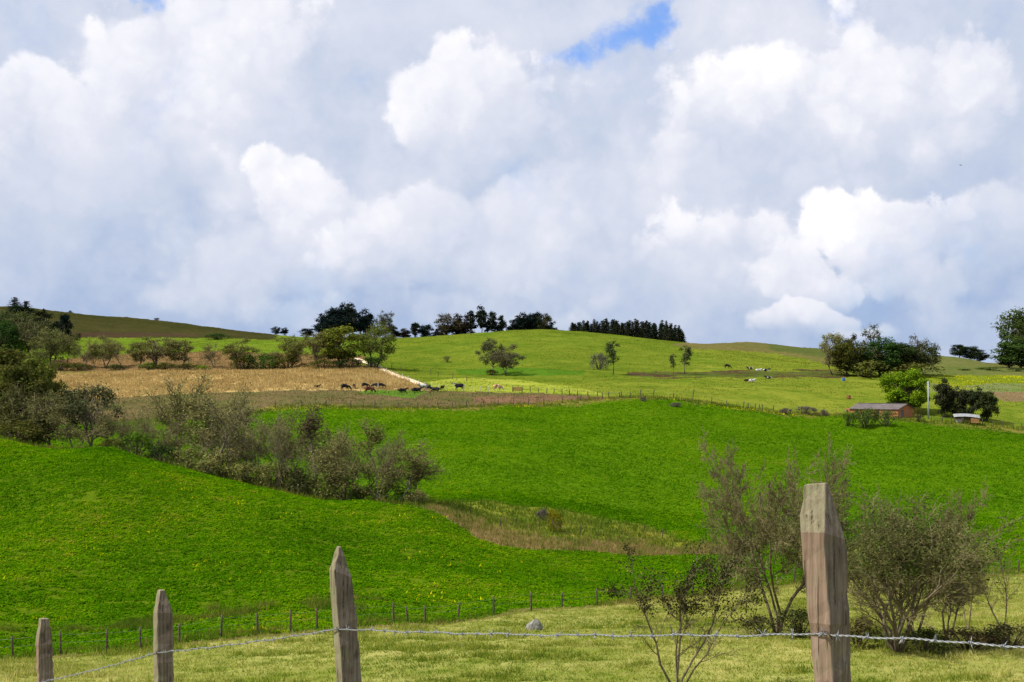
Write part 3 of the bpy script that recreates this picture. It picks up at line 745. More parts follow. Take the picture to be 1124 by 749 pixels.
# line of trees above the straw field
rows = [
 ('hedge3', 74, 368, 22, 403, OLV, 'small olive tree between the grey green round tree and the small bare one'),
 ('hedge1', 134, 373, 22, 404, OLV, 'thin stemmed olive tree right of the many stemmed one above the straw'),
 ('grey2', 152, 376, 22, 404, (.10, .105, .03), 'small olive tree left of the leaning trunk above the dark hedge'),
 ('hedge0', 236, 378, 24, 403, BRN, 'small brown twiggy tree in the gap left of the spreading green tree'),
 ('grey1', 56, 362, 40, 404, (.10, .115, .035), 'grey green round tree at the left end of the line above the straw'),
 ('hedge0', 93, 373, 22, 405, BRN, 'small bare brownish tree at the left of the line above the straw'),
 ('umb0', 116, 370, 36, 404, OLV, 'open twiggy tree with many thin stems above the straw'),
 ('hedge3', 104, 378, 20, 405, GRY, 'thin bare tree left of the many stemmed one above the straw'),
 ('umb2', 172, 371, 46, 404, (.105, .105, .03), 'flat topped olive tree with leaning trunk above the dark hedge'),
 ('grey2', 198, 374, 32, 404, (.10, .10, .03), 'smaller flat topped olive tree at the right of its leaning neighbour'),
 ('umb0', 261, 373, 40, 404, (.095, .11, .022), 'spreading green tree beside the bright round bush above the straw'),
 ('grey1', 318, 370, 36, 405, (.085, .10, .02), 'rounded green tree with dark foot standing apart above the straw'),
 ('grey2', 350, 366, 34, 404, (.11, .115, .03), 'pale olive tree at the left of the biggest tree above the straw'),
 ('dense1', 374, 360, 48, 404, (.095, .115, .016), 'biggest green tree in the line above the straw'),
 ('grey0', 413, 357, 36, 404, (.085, .115, .022), 'tall narrow green tree beside the sandy track'),
 ('hedge4', 332, 372, 22, 400, GRY, 'bare grey tree behind the gap in the line above the straw'),
]
for k, px, top, w, base, c, lb in rows:
    tree(k, 'field_tree', lb, 'tree', px, top, w, base=base, col=c, dmin=330, group='trees above the straw field')
for px, top, w, base, c, lb in [(66, 398, 26, 407, DRK, 'dark low hedge bush at the left end of the strip above the straw'), (88, 399, 28, 407, DRK, 'dark low hedge bush below the small bare brownish tree'),
                              (128, 400, 26, 407, (.035, .05, .013), 'dark low hedge bush right of the many stemmed tree'), (164, 398, 24, 406, GRN, 'green low hedge bush under the leaning trunk'),
                              (182, 398, 26, 406, DRK, 'dark low hedge bush under the flat topped olive trees'), (206, 399, 26, 406, DRK, 'dark low hedge bush right of the flat topped olive trees'),
                              (222, 401, 12, 407, LIME, 'light green low bush at the right end of the dark hedge'), (286, 388, 34, 405, (.04, .095, .012), 'bright round bush beside the spreading green tree'),
                              (268, 392, 28, 405, DRK, 'dark bush under the spreading green tree'), (316, 393, 34, 405, DRK, 'dark bush at the foot of the rounded tree'),
                              (356, 394, 30, 405, DRK, 'dark bush left under the biggest tree above the straw'), (384, 394, 34, 405, (.025, .045, .012), 'dark bush right under the biggest tree above the straw'),
                              (408, 392, 26, 405, (.03, .06, .014), 'dark green bush at the foot of the tall narrow tree'), (303, 386, 16, 404, BRN, 'bare brown bush left of the rounded tree')]:
    tree('shrub%d' % (px % 3), 'bush', lb, 'bush', px, top, w, base=base, col=c, dmin=330, group='hedge bushes above the straw field')

# left hill
rows = [
 ('con0', 16, 327, 24, 600, NAV, 'tallest dark conifer on the left skyline'), ('con1', 3, 345, 18, 590, NAV, 'dark conifer at the left edge of the skyline'),
 ('con2', 29, 331, 20, 600, NAV, 'dark conifer right of the tallest on the left skyline'), ('con0', 48, 339, 9, 640, NAV, 'tiny pointed conifer at the left end of the bare dark hill'),
 ('dark0', 26, 337, 42, 560, (.012, .022, .01), 'broad dark tree below the left skyline conifers'), ('dark1', 50, 346, 32, 540, (.014, .022, .011), 'dark rounded tree on the slope of the left hill'),
 ('dark2', 70, 346, 16, 530, NAV, 'blackish round tree at the right end of the left hill wood'), ('grey2', 16, 343, 56, 440, (.05, .068, .02), 'olive bushy tree at the left edge in front of the hill wood'),
 ('grey0', 36, 352, 40, 430, (.06, .07, .025), 'brownish olive tree right of the bushy olive one at the left edge'), ('dense0', 4, 354, 30, 425, (.025, .055, .012), 'dark green tree low at the left edge'),
 ('dark2', 40, 354, 44, 520, (.016, .026, .011), 'dark tree filling the gap in the left hill wood'),
 ('shrub2', 22, 372, 16, 425, GRN, 'light green bush among the olive trees at the left edge'), ('shrub1', 84, 366, 12, 560, (.02, .026, .012), 'dark bush on the brown strip of the left hill'), ('shrub0', 74, 366, 16, 550, (.03, .045, .014), 'small dark bush by the end of the left hill wood'),
 ('shrub2', 238, 366, 30, 590, (.03, .06, .014), 'low dark hedge on the green strip below the bare hill'), ('shrub0', 60, 342, 8, 735, NAV, 'tiny dark bush on the left skyline beside the pointed conifer'), ('con2', 77, 341, 6, 735, NAV, 'tiny lone conifer on the bare left skyline'),
 ('shrub1', 138, 348, 7, 742, (.05, .05, .03), 'tiny pale bush on the ridge of the bare left hill'), ('shrub1', 172, 349, 6, 742, NAV, 'tiny dark bush on the ridge of the bare left hill'),
]
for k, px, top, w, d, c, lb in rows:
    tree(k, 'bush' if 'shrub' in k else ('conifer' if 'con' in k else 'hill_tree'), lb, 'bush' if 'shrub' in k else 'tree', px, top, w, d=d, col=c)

# skyline groups
rows = [
 ('dark0', 303, 359, 10, 690, 'left of the two tiny dark trees where the left hill ends'), ('dark1', 312, 360, 9, 690, 'right of the two tiny dark trees where the left hill ends'),
 ('dark2', 337, 361, 15, 600, 'small dark tree left of the big dark skyline group'),
 ('dark1', 352, 351, 16, 600, 'lowest leftmost tree of the big dark skyline group'), ('dark0', 360, 343, 20, 605, 'second tree from the left in the big dark skyline group'),
 ('dark2', 368, 339, 20, 600, 'rounded tree left of the twin peaks of the big dark skyline group'), ('dark0', 375, 335, 18, 605, 'left of the twin peaks of the big dark skyline group'),
 ('euc0', 384, 334, 18, 605, 'right of the twin peaks of the big dark skyline group'), ('dark1', 396, 341, 22, 600, 'broad tree right of the twin peaks of the big dark skyline group'),
 ('dark2', 404, 345, 16, 600, 'rightmost tree of the big dark skyline group'), ('dark1', 387, 345, 26, 590, 'low dark tree under the twin peaks of the big skyline group'),
 ('dark2', 365, 351, 24, 590, 'low dark tree at the left foot of the big skyline group'),
 ('grey1', 424, 343, 20, 590, 'round olive dark tree alone right of the big skyline group'), ('dark0', 430, 356, 16, 600, 'low dark tree at the foot of the lone round skyline tree'),
 ('dark1', 443, 361, 16, 600, 'low brown dark tree right of the lone round skyline tree'), ('euc1', 456, 355, 12, 600, 'slender dark tree with round head in the skyline gap'), ('dark2', 468, 357, 15, 600, 'dark tree right of the slender round headed one'),
 ('dark0', 479, 362, 8, 600, 'tiny dark tree right of the skyline gap'),
 ('umb2', 492, 345, 28, 585, 'brown umbrella shaped tree with see through crown on the skyline'), ('dark2', 486, 358, 14, 590, 'low dark tree under the brown umbrella shaped skyline tree'), ('dark1', 506, 346, 20, 585, 'dense dark tree touching the brown umbrella shaped one'),
 ('dark0', 502, 356, 26, 588, 'low dark tree under the dense dark skyline tree'), ('euc2', 517, 342, 12, 592, 'narrow dark tree left of the tallest slender skyline tree'), ('euc0', 528, 337, 14, 585, 'tallest slender tree with high airy crown on the skyline'),
 ('euc1', 540, 343, 10, 585, 'slender pointed tree right of the tallest airy one'), ('euc2', 550, 347, 10, 585, 'small airy tree with round top at the end of the slender row'), ('dark0', 546, 354, 14, 585, 'low dark tree between the last slender skyline trees'), ('euc0', 535, 350, 10, 590, 'short airy tree at the foot of the slender row'),
 ('dark1', 566, 350, 20, 590, 'leftmost tree of the dark clump on the hilltop'), ('dark0', 575, 345, 20, 590, 'second tree from the left of the dark clump on the hilltop'), ('dark2', 587, 344, 22, 592, 'tallest broad tree of the dark clump on the hilltop'),
 ('umb1', 597, 345, 20, 590, 'open topped tree right of the middle of the hilltop clump'), ('dark1', 605, 355, 14, 590, 'rightmost low tree of the dark clump on the hilltop'), ('dark2', 583, 352, 36, 600, 'low spreading tree behind the dark clump on the hilltop'),
]
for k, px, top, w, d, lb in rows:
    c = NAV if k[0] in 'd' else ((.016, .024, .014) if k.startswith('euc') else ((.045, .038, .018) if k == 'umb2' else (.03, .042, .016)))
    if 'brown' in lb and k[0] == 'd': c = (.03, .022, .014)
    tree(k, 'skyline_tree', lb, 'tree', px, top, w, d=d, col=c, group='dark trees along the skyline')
# conifer plantation
g = np.random.default_rng(5)
for row in range(4):
    for i in range(21):
        px = 627+i*6.1+g.uniform(-1.8, 1.8)+row*1.6
        if px > 751: continue
        top = np.interp(px, [625, 640, 665, 690, 720, 738, 746, 753], [357, 357, 356.5, 356, 357, 360, 364, 370])+g.uniform(-1.5, 3.5)
        d = np.interp(px, [625, 680, 753], [592, 604, 618])+row*9+g.uniform(-2, 2)
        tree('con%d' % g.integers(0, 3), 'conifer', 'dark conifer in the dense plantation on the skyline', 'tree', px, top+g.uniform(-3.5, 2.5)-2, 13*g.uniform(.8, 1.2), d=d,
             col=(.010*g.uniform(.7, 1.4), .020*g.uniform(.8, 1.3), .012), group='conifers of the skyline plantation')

# hill pasture
tree('umb1', 'pasture_tree', 'grey green open tree, left of the pair on the hill pasture', 'tree', 541, 373, 30, base=412, col=(.06, .07, .03), dmin=330)
tree('umb0', 'pasture_tree', 'grey brown tree with dark trunk, right of the pair on the hill pasture', 'tree', 556, 380, 34, base=413, col=(.075, .07, .04), dmin=330)
tree('shrub1', 'bush', 'small round bare grey bush on the hill pasture beside a young tree', 'bush', 658, 388, 19, base=406, col=(.14, .135, .09), dmin=330)
tree('young', 'young_tree', 'young dark green tree beside the bare grey bush on the hill pasture', 'tree', 673, 375, 18, base=411, col=(.045, .065, .022), dmin=330)
tree('young', 'young_tree', 'small thin young tree, left of the two by the ditch', 'tree', 739, 389, 9, base=411, col=(.06, .075, .028), dmin=330)
tree('young', 'young_tree', 'taller young tree with thin trunk, right of the two by the ditch', 'tree', 752, 380, 15, base=411, col=(.055, .07, .025), dmin=330)
tree('shrub0', 'bush', 'tiny twiggy bush on the green slope left of the tree pair', 'bush', 491, 391, 9, base=398, col=OLV, dmin=330)
tree('shrub_dark', 'bush', 'low dark bush at the foot of the tree pair on the hill pasture', 'bush', 540, 406, 16, base=412, col=DRK, dmin=330)
for px, w, top, base, lb in [(885, 20, 446, 455, 'largest round purplish grey bush at the upper edge of the crop'), (863, 16, 448, 455, 'purplish grey bush left of the largest one at the crop edge'), (742, 14, 442, 447, 'low purplish bush in the upper middle of the crop'),
                      (904, 10, 450, 457, 'small purplish bush right of the largest one at the crop edge'), (706, 8, 436, 441, 'tiny purplish bush by the fence above the crop')]:
    tree('shrub%d' % (px % 3), 'flowering_bush', lb, 'bush', px, top, w, base=base, col=(.13, .10, .10), group='purplish bushes at the crop edge', dmin=200)

# right-hand grove, its neighbours and the farm trees
rows = [
 ('grey2', 914, 367, 30, 412, GRY, 'pale grey leaved tree at the left end of the right hand grove'), ('dense2', 930, 374, 40, 413, DRK, 'dark dense tree at the left of the right hand grove'),
 ('dark1', 935, 369, 15, 408, (.028, .020, .012), 'small blackish brown round tree behind the grove'), ('spindly', 956, 357, 22, 412, (.045, .06, .035), 'tall spindly tree rising above the grove'),
 ('dense0', 967, 373, 42, 413, (.025, .055, .012), 'green dense tree in the middle of the grove'), ('dense1', 990, 378, 44, 413, (.03, .048, .015), 'broad dark olive tree right of the middle of the grove'),
 ('spindly', 1008, 369, 22, 413, (.05, .06, .035), 'spindly grey tree near the right end of the grove'), ('grey0', 1013, 378, 36, 413, (.035, .05, .018), 'leaning dark olive tree at the right end of the grove'),
 ('shrub_dark', 950, 396, 60, 414, DRK, 'dark undergrowth bush at the left foot of the grove'), ('shrub_dark', 1000, 398, 60, 414, DRK, 'dark undergrowth bush at the right foot of the grove'),
]
for k, px, top, w, base, c, lb in rows:
    tree(k, 'bush' if 'shrub' in k else 'grove_tree', lb, 'bush' if 'shrub' in k else 'tree', px, top, w, base=base, col=c, dmin=330, group='trees of the right hand grove')
rows = [('dense1', 1053, 379, 22, 560, (.025, .042, .018), 'left of the three dark trees on the right skyline'), ('dense0', 1066, 381, 20, 560, (.028, .045, .016), 'middle of the three dark trees on the right skyline'), ('dark2', 1076, 387, 16, 555, (.018, .028, .012), 'lowest right of the three dark trees on the right skyline'),
        ('hedge0', 1098, 390, 16, 550, (.07, .07, .06), 'small bare tree in the dip of the right skyline'), ('dense2', 1120, 342, 48, 480, (.045, .07, .018), 'large green tree cut off by the right edge'), ('dense0', 1126, 372, 56, 470, (.035, .065, .014), 'lower green tree under the large one at the right edge'), ('dark0', 1108, 387, 20, 475, (.02, .026, .011), 'dark brown round bushy tree left of the large tree at the right edge'),
        ('shrub1', 1085, 403, 30, 440, (.05, .09, .015), 'bright green hedge bush on the right slope above the yellow flowers'), ('shrub0', 1060, 405, 16, 430, (.035, .055, .014), 'dark hedge bush on the right slope above the yellow flowers'), ('shrub2', 1115, 404, 26, 440, (.05, .075, .018), 'hedge bush at the right edge above the yellow flowers')]
for k, px, top, w, d, c, lb in rows:
    tree(k, 'bush' if 'shrub' in k else 'hill_tree', lb, 'bush' if 'shrub' in k else 'tree', px, top, w, d=d, col=c)
rows = [('bushy', 993, 409, 46, 306, LIME, 'bright lime green round tree behind the brick shed'), ('column', 1036, 418, 22, 300, (.035, .04, .018), 'tall dark conical tree right of the pale pole'),
        ('bushyd0', 1050, 428, 22, 300, (.03, .036, .016), 'dark drooping tree behind the tin roofed shelter'), ('bushyd1', 1064, 429, 24, 299, (.034, .042, .018), 'dark drooping tree above the right end of the shelter'), ('bushyd0', 1081, 429, 28, 298, (.033, .045, .016), 'dark drooping tree at the right end of the row by the shelter')]
for k, px, top, w, d, c, lb in rows:
    tree(k, 'farm_tree', lb, 'tree', px, top, w, d=d, col=c)
for px, top, w, off, c, lb in [(951, 449, 34, -3, (.05, .08, .016), 'dark green bush hiding the left end of the brick shed'), (972, 450.5, 26, -3, (.075, .10, .03), 'grey green bush in front of the brick shed wall'), (930, 453, 16, 0, GRN, 'small green bush at the left end of the brick shed'),
                          (1008, 447, 12, 6, DRK, 'dark bush between the brick shed and the pale pole')]:
    tree('shrub%d' % (px % 3), 'bush', lb, 'bush', px, top, w, d=284+off, col=c)
# ------------------------------------------------------------------ near barbed wire fence
def wood_mat(name, dark, mid, light, green=0.):
    m, nt, out = nmat(name)
    co = N(nt, 'ShaderNodeTexCoord').outputs['Object']
    mp = N(nt, 'ShaderNodeMapping', {'Vector': co, 'Scale': (38, 38, 2.2)}).outputs[0]
    warp = N(nt, 'ShaderNodeTexNoise', {'Vector': co, 'Scale': 7., 'Detail': 3.}).outputs['Color']
    mp2 = mixc(nt, .06, mp, warp, 'ADD')
    g1 = noise(nt, mp, 1.6, 6, .7)
    g3 = noise(nt, N(nt, 'ShaderNodeMapping', {'Vector': co, 'Scale': (120, 120, 4)}).outputs[0], 2., 3, .6)
    rings = N(nt, 'ShaderNodeTexWave', {'Vector': N(nt, 'ShaderNodeMapping', {'Vector': co, 'Scale': (1, 1, .13)}).outputs[0], 'Scale': 14., 'Distortion': 5., 'Detail': 3., 'Detail Scale': 1.4}, bands_direction='X').outputs['Fac']
    g2 = noise(nt, co, 5., 4, .6)
    f = mth(nt, 'ADD', mth(nt, 'ADD', mth(nt, 'MULTIPLY', g1, .45), mth(nt, 'MULTIPLY', rings, .08)), mth(nt, 'ADD', mth(nt, 'MULTIPLY', g2, .3), mth(nt, 'MULTIPLY', g3, .3)))
    col = ramp(nt, f, [(.40, dark), (.56, mid), (.74, light)])
    crack = mrange(nt, noise(nt, N(nt, 'ShaderNodeMapping', {'Vector': co, 'Scale': (60, 60, 1.3)}).outputs[0], 1.2, 3, .6), .33, .40, 1., 0.)
    col = mixc(nt, mth(nt, 'MULTIPLY', crack, .8), col, C4((dark[0]*.3, dark[1]*.3, dark[2]*.3)))
    if green:
        lich = mrange(nt, noise(nt, co, 16., 5, .7), .52, .62, 0., green)
        col = mixc(nt, lich, col, C4((.22, .23, .12)))
    knots = N(nt, 'ShaderNodeTexVoronoi', {'Vector': N(nt, 'ShaderNodeMapping', {'Vector': co, 'Scale': (14, 14, 6)}).outputs[0], 'Scale': 1.}).outputs['Distance']
    kk = mrange(nt, knots, .10, .20, .55, 0.)
    col = mixc(nt, kk, col, C4((dark[0]*.45, dark[1]*.4, dark[2]*.4)))
    h = mth(nt, 'SUBTRACT', mth(nt, 'ADD', g1, g3), mth(nt, 'MULTIPLY', crack, 1.2))
    pbsdf(nt, out, col, .85, .15, bump(nt, h, .55, .004))
    return m
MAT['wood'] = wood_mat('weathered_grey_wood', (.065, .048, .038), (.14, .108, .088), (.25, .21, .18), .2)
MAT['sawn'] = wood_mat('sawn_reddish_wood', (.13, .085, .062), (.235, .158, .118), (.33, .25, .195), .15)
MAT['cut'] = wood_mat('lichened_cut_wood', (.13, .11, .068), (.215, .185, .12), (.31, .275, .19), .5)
MAT['wire'] = plain('galvanised_wire', (.30, .31, .33), .5, .6, .2, 40)
MAT['tin'] = plain('weathered_tin', (.36, .37, .39), .5, .3, .3, 2.)
MAT['rust'] = plain('rusty_wire', (.09, .06, .045), .7, .3, .3, 60)

def fence_post(d, rings, parent, mats, label=None):
    """rings: list of (row, [(px, depth offset) for L, F, R, B]) from the bottom up; sawn four-sided post"""
    mb = MB(); vs = []
    x0, zb = wx(rings[0][1][1][0], d), None
    base = spot(rings[0][1][1][0]+8, d+.05)
    o_rings = []
    for y, cs in rings:
        o_rings.append([np.array([wx(px, d)+0, d+dy, CZ-(y+ (c[2] if len(c) > 2 else 0)-HY)/F*d]) for c in cs for px, dy in [c[:2]]])
    # extend to the ground
    b0 = o_rings[0]; up = o_rings[1][1]-o_rings[0][1]; up = up/np.linalg.norm(up)
    L = (b0[1][2]-(base.z-.15))/up[2]
    o_rings.insert(0, [p-up*L for p in b0])
    # intermediate rings with slight irregularity
    g = np.random.default_rng(int(d*100)); full = []
    for i in range(len(o_rings)-1):
        a, b = np.array(o_rings[i]), np.array(o_rings[i+1]); n_ = 7 if i == 1 else 3
        for k in range(n_):
            t = k/n_; ring = a*(1-t)+b*t
            if not (i == 0 and k == 0) and k: ring = ring+g.normal(0, .0026, ring.shape)
            full.append((ring, i))
    full.append((np.array(o_rings[-1]), len(o_rings)-2))
    org = np.array([base.x, base.y, base.z])
    V_ = np.concatenate([r for r, _ in full])-org
    q, qm = [], []
    nb = len(o_rings)-1
    for i in range(len(full)-1):
        seg = full[i][1]
        for j in range(4):
            q.append([i*4+j, i*4+(j+1) % 4, (i+1)*4+(j+1) % 4, (i+1)*4+j])
            left = j == 0
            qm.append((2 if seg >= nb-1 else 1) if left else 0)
    k = len(full)-1
    q.append([k*4, k*4+1, k*4+2, k*4+3]); qm.append(2); q.append([3, 2, 1, 0]); qm.append(0)
    mb.v.append(V_); mb.n = len(V_); mb.q.append(np.array(q)); mb.qm.append(np.array(qm))
    o = mb.obj('post', mats, parent)
    o.location = org-np.array(parent.location)
    bv = o.modifiers.new('bevel', 'BEVEL'); bv.width = .004; bv.segments = 2; bv.limit_method = 'ANGLE'; bv.angle_limit = math.radians(40)
    if label: o['label'] = label
    return o
fence = empty('barbed_wire_fence', (1.0, 4.35, gz(1.0, 4.35)))
tag(fence, 'barbed wire fence on pointed weathered posts running across the foreground', 'fence')
PM = [MAT['wood'], MAT['sawn'], MAT['cut']]
def off(dx): return dx
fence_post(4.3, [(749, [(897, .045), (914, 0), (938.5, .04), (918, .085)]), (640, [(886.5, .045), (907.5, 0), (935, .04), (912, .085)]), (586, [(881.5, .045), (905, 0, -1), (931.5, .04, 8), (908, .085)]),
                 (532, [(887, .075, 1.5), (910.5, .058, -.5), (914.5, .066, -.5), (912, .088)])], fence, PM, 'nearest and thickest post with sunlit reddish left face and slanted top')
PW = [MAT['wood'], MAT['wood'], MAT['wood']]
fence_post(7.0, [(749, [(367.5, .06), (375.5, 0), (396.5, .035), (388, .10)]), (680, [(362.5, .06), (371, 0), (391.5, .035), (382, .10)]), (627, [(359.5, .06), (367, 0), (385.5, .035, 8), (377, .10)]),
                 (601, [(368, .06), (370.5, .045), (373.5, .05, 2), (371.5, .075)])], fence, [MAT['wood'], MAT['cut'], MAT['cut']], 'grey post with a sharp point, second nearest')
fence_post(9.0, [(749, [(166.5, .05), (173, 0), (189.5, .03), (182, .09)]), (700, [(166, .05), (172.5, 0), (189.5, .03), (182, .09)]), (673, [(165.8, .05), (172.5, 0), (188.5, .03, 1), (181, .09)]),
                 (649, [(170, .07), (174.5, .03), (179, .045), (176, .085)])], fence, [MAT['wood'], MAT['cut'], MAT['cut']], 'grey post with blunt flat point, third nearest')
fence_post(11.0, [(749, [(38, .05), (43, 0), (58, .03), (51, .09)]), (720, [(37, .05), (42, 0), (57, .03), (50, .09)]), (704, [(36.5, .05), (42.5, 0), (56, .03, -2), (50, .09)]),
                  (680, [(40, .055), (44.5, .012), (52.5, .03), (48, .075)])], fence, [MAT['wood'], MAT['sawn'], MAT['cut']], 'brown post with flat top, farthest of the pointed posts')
def world(px, py, d): return np.array([wx(px, d), d, CZ-(py-HY)/F*d])
wp = [np.array([2.86, 1.6, CZ-.39]), world(910, 696.5, 4.285), world(371.5, 690.5, 6.985), world(172.5, 716.5, 8.985), world(44, 749, 10.985), np.array([-5.45, 13.3, CZ-3.0])]
wb = MB()
g = np.random.default_rng(31)
for a, b in zip(wp[:-1], wp[1:]):
    L = np.linalg.norm(b-a); nseg = int(L/.012); t = np.linspace(0, 1, nseg+1)
    sag = (.012*L/2.7)*4*t*(1-t)
    line = a+(b-a)*t[:, None]; line[:, 2] -= sag
    line += np.stack([0*t, 0*t, .0022*np.sin(t*37)+.0015*np.sin(t*91+1)], 1)
    dirv = (b-a)/L; s1 = np.cross(dirv, [0, 0, 1]); s1 /= np.linalg.norm(s1); s2 = np.cross(dirv, s1)
    ph = t*L/.05*2*np.pi
    for sg in (0, np.pi):
        wb.path(line+(s1*np.cos(ph+sg)[:, None]+s2*np.sin(ph+sg)[:, None])*.0021, np.full(nseg+1, .0019), 5)
    x = .03
    while x < L-.03:
        i = int(x/L*nseg); p = line[i]
        th = np.linspace(0, 2*np.pi*2.2, 14)
        coil = p+dirv*(np.linspace(-.007, .007, 14))[:, None]+(s1*np.cos(th)[:, None]+s2*np.sin(th)[:, None])*.0052
        wb.path(coil, np.full(14, .0017), 4)
        for k in range(4):
            a_ = g.uniform(0, 6.28); dr = s1*math.cos(a_)+s2*math.sin(a_)+dirv*g.uniform(-.5, .5)
            wb.path([p+dr*.003, p+dr*.011, p+dr*.021], [.0017, .0014, .0003], 4)
        x += .118*g.uniform(.88, 1.12)
wire = wb.obj('barbed_wire', [MAT['wire']], fence, smooth=True); wire.location = -fence.location
for p, r_ in ((wp[1], .055), (wp[2], .05), (wp[3], .05), (wp[4], .05)):
    sb = MB()
    sb.path([p+np.array([-.012, .012, .008]), p+np.array([-.008, -.004, .010]), p+np.array([0, -.007, -.002]), p+np.array([.008, -.003, -.012]), p+np.array([.010, .012, -.014])], [.0022]*5, 5)
    sb.path([p+np.array([.006, -.001, -.004]), p+np.array([.012, -.004, -.022]), p+np.array([.002, -.003, -.034])], [.0016]*3, 4)
    o = sb.obj('staple', [MAT['rust']], fence, smooth=True); o.location = -fence.location

# ------------------------------------------------------------------ field fences
MAT['fpost'] = plain('weathered_fence_wood', (.085, .068, .05), .9, var=.45, scale=9)
MAT['ppost'] = plain('pale_fence_wood', (.45, .43, .38), .9, var=.3, scale=9)
MAT['thinwire'] = plain('thin_fence_wire', (.22, .21, .20), .6, .4)
def post_mesh(name, seed, r=.055, h=1.0):
    g = np.random.default_rng(seed); mb = MB()
    mb.path([(0, 0, -.3), (g.normal(0, .006), g.normal(0, .006), .3), (g.normal(0, .01), g.normal(0, .01), .75), (g.normal(0, .012), 0, h)], [r*1.05, r, r*.97, r*.9], 8)
    return mb
def field_fence(label, pts, hgt, r, mat, d_of, wires=2, cat='fence', tilt=.05, tall={}, wr=.004):
    """pts: post columns; d_of gives the depth; every post is a part of the fence"""
    root = None; tops = []; g = np.random.default_rng(len(pts)*7+int(pts[0]))
    prot = [post_mesh('fence_post', s, r).mesh('fence_post', [mat], True) for s in range(4)]
    for i, px in enumerate(pts):
        d = d_of(px); p = spot(px, d)
        if root is None:
            root = empty('field_fence', p); tag(root, label, cat)
        o = bpy.data.objects.new('post', prot[i % 4]); link(o, root)
        o.location = p-root.location
        h = tall.get(px, hgt*g.uniform(.88, 1.1)); o.scale = (1, 1, h)
        o.rotation_euler = (g.normal(0, tilt), g.normal(0, tilt), g.uniform(0, 6)); tops.append((p, h))
    if wires:
        for k in range(wires):
            mb = MB()
            A_ = np.array([np.array(p)+[0, -r, h*(.88-.33*k)] for p, h in tops])
            mid = (A_[:-1]+A_[1:])/2; mid[:, 2] -= .03
            mb.tubes(np.concatenate([A_[:-1], mid]), np.concatenate([mid, A_[1:]]), np.full(2*len(mid), wr), np.full(2*len(mid), wr), 4)
            o = mb.obj('wire', [MAT['thinwire']], root); o.location = -root.location
    return root
field_fence('dark post and wire fence between the mown meadow and the green crop', [-60,-20,14,66,117,154,197,243,283,319,348,390,432,448,467,503,542,583,617,656,692,727,760,790,828,872,905,940,978,1015,1056,1099,1118,1160,1200], 1.25, .065, MAT['fpost'], lambda px: float(bd(B0, px))-.3)
gd = {499:.45,516:.5,549:.4,569:.5,592:.5,615:.55,637:.5,655:.45,683:.65,707:.85,727:.8}
field_fence('broken line of leaning fence posts through the weedy gully', list(gd), 1.05, .06, MAT['fpost'], lambda px: float(bd(B1, px)+gd[px]*(bd(B2, px)-bd(B1, px))), wires=0, tilt=.14)
field_fence('thin fence along the upper edge of the far crop below the brown field', [278,302,331,358,385,411,437,459,481,497,512,531,547,564,580,597,617,637,661,682], 1.45, .10, MAT['fpost'], lambda px: float(bd(B3, px))+1.2, wires=1, wr=.007)
field_fence('thin fence with two tall stakes along the crop edge below the hill pasture', [703,717,739,760,781,798,816,821,829,833,837,849,880,905,930], 1.45, .10, MAT['fpost'], lambda px: float(bd(B3, px))+1.6, wires=1, tall={703:1.8, 717:1.9, 760:2.7}, wr=.007)
field_fence('thin fence below the shelter along the right crop edge', [1010,1022,1034,1044,1056,1068,1079,1090,1101,1112,1122,1140], 1.4, .09, MAT['fpost'], lambda px: float(bd(B3, px))+1., wires=1, wr=.007)
PT = [(397,401),(404,402.5),(411,404.5),(418,406),(424,409),(430,411.5),(436,413.5),(442,415.5),(448,418),(454,420.5),(460,422.5),(466,424.5),(474,426),(482,427),(491,428),(500,428.5),(509,429),(518,429.5),(527,430),(536,430),(546,430.3)]
pth = dict(PT)
field_fence('fence of small pale posts along the sandy track and the light pasture', [p for p, _ in PT], 1.15, .09, MAT['ppost'], lambda px: hit(px, pth[px], 318), wires=1, wr=.008)
PT2 = [(582,430.5),(591,431),(600,431.8),(608,432.4),(617,433),(625,433.6),(634,434.3),(645,435),(656,435.6),(668,436.2),(680,436.8),(692,437.2)]
pth2 = dict(PT2)
field_fence('fence of small dark posts between the brown field and the light pasture', [p for p, _ in PT2], 1.25, .10, MAT['fpost'], lambda px: hit(px, pth2[px], 300), wires=1, wr=.008)
PT3 = [(430,405.5),(440,408.5),(473,412.5),(481,413.5),(497,417),(512,419)]
pth3 = dict(PT3)
field_fence('short row of thin dark stakes right of the sandy track', [p for p, _ in PT3], 1.7, .08, MAT['fpost'], lambda px: hit(px, pth3[px], 330), wires=0)

# ------------------------------------------------------------------ sandy track
MAT['sand'] = plain('pale_sand', (.62, .50, .34), .95, var=.2, scale=.5)
tp = [(392,394.5),(398,397),(405,400),(412,403),(419,406),(426,409),(434,412),(442,415),(450,417.8),(458,420.8),(465,423.6)]
tc = np.array([[wx(px, d), d] for px, py in tp for d in [hit(px, py, 322)]])
tf = np.stack([np.interp(np.linspace(0, len(tc)-1, 90), np.arange(len(tc)), tc[:, i]) for i in (0, 1)], 1)
for _ in range(6): tf[1:-1] = (tf[:-2]+2*tf[1:-1]+tf[2:])/4
tn = np.gradient(tf, axis=0); tn = np.stack([-tn[:, 1], tn[:, 0]], 1); tn /= np.linalg.norm(tn, axis=1, keepdims=True)
mb = MB(); W5 = np.linspace(-1, 1, 7); hw = (1.15+.25*fbm(np.arange(90)/4., np.zeros(90), 4))[:, None]
P = tf[:, None, :]+tn[:, None, :]*W5[None, :, None]*hw[:, :, None]
zz = zrel(P[..., 0], P[..., 1])+CZ; zz = np.maximum(zz, zz.mean(1, keepdims=True))+.32-.2*np.abs(W5)[None]**3
ii = np.arange(90*7).reshape(90, 7)
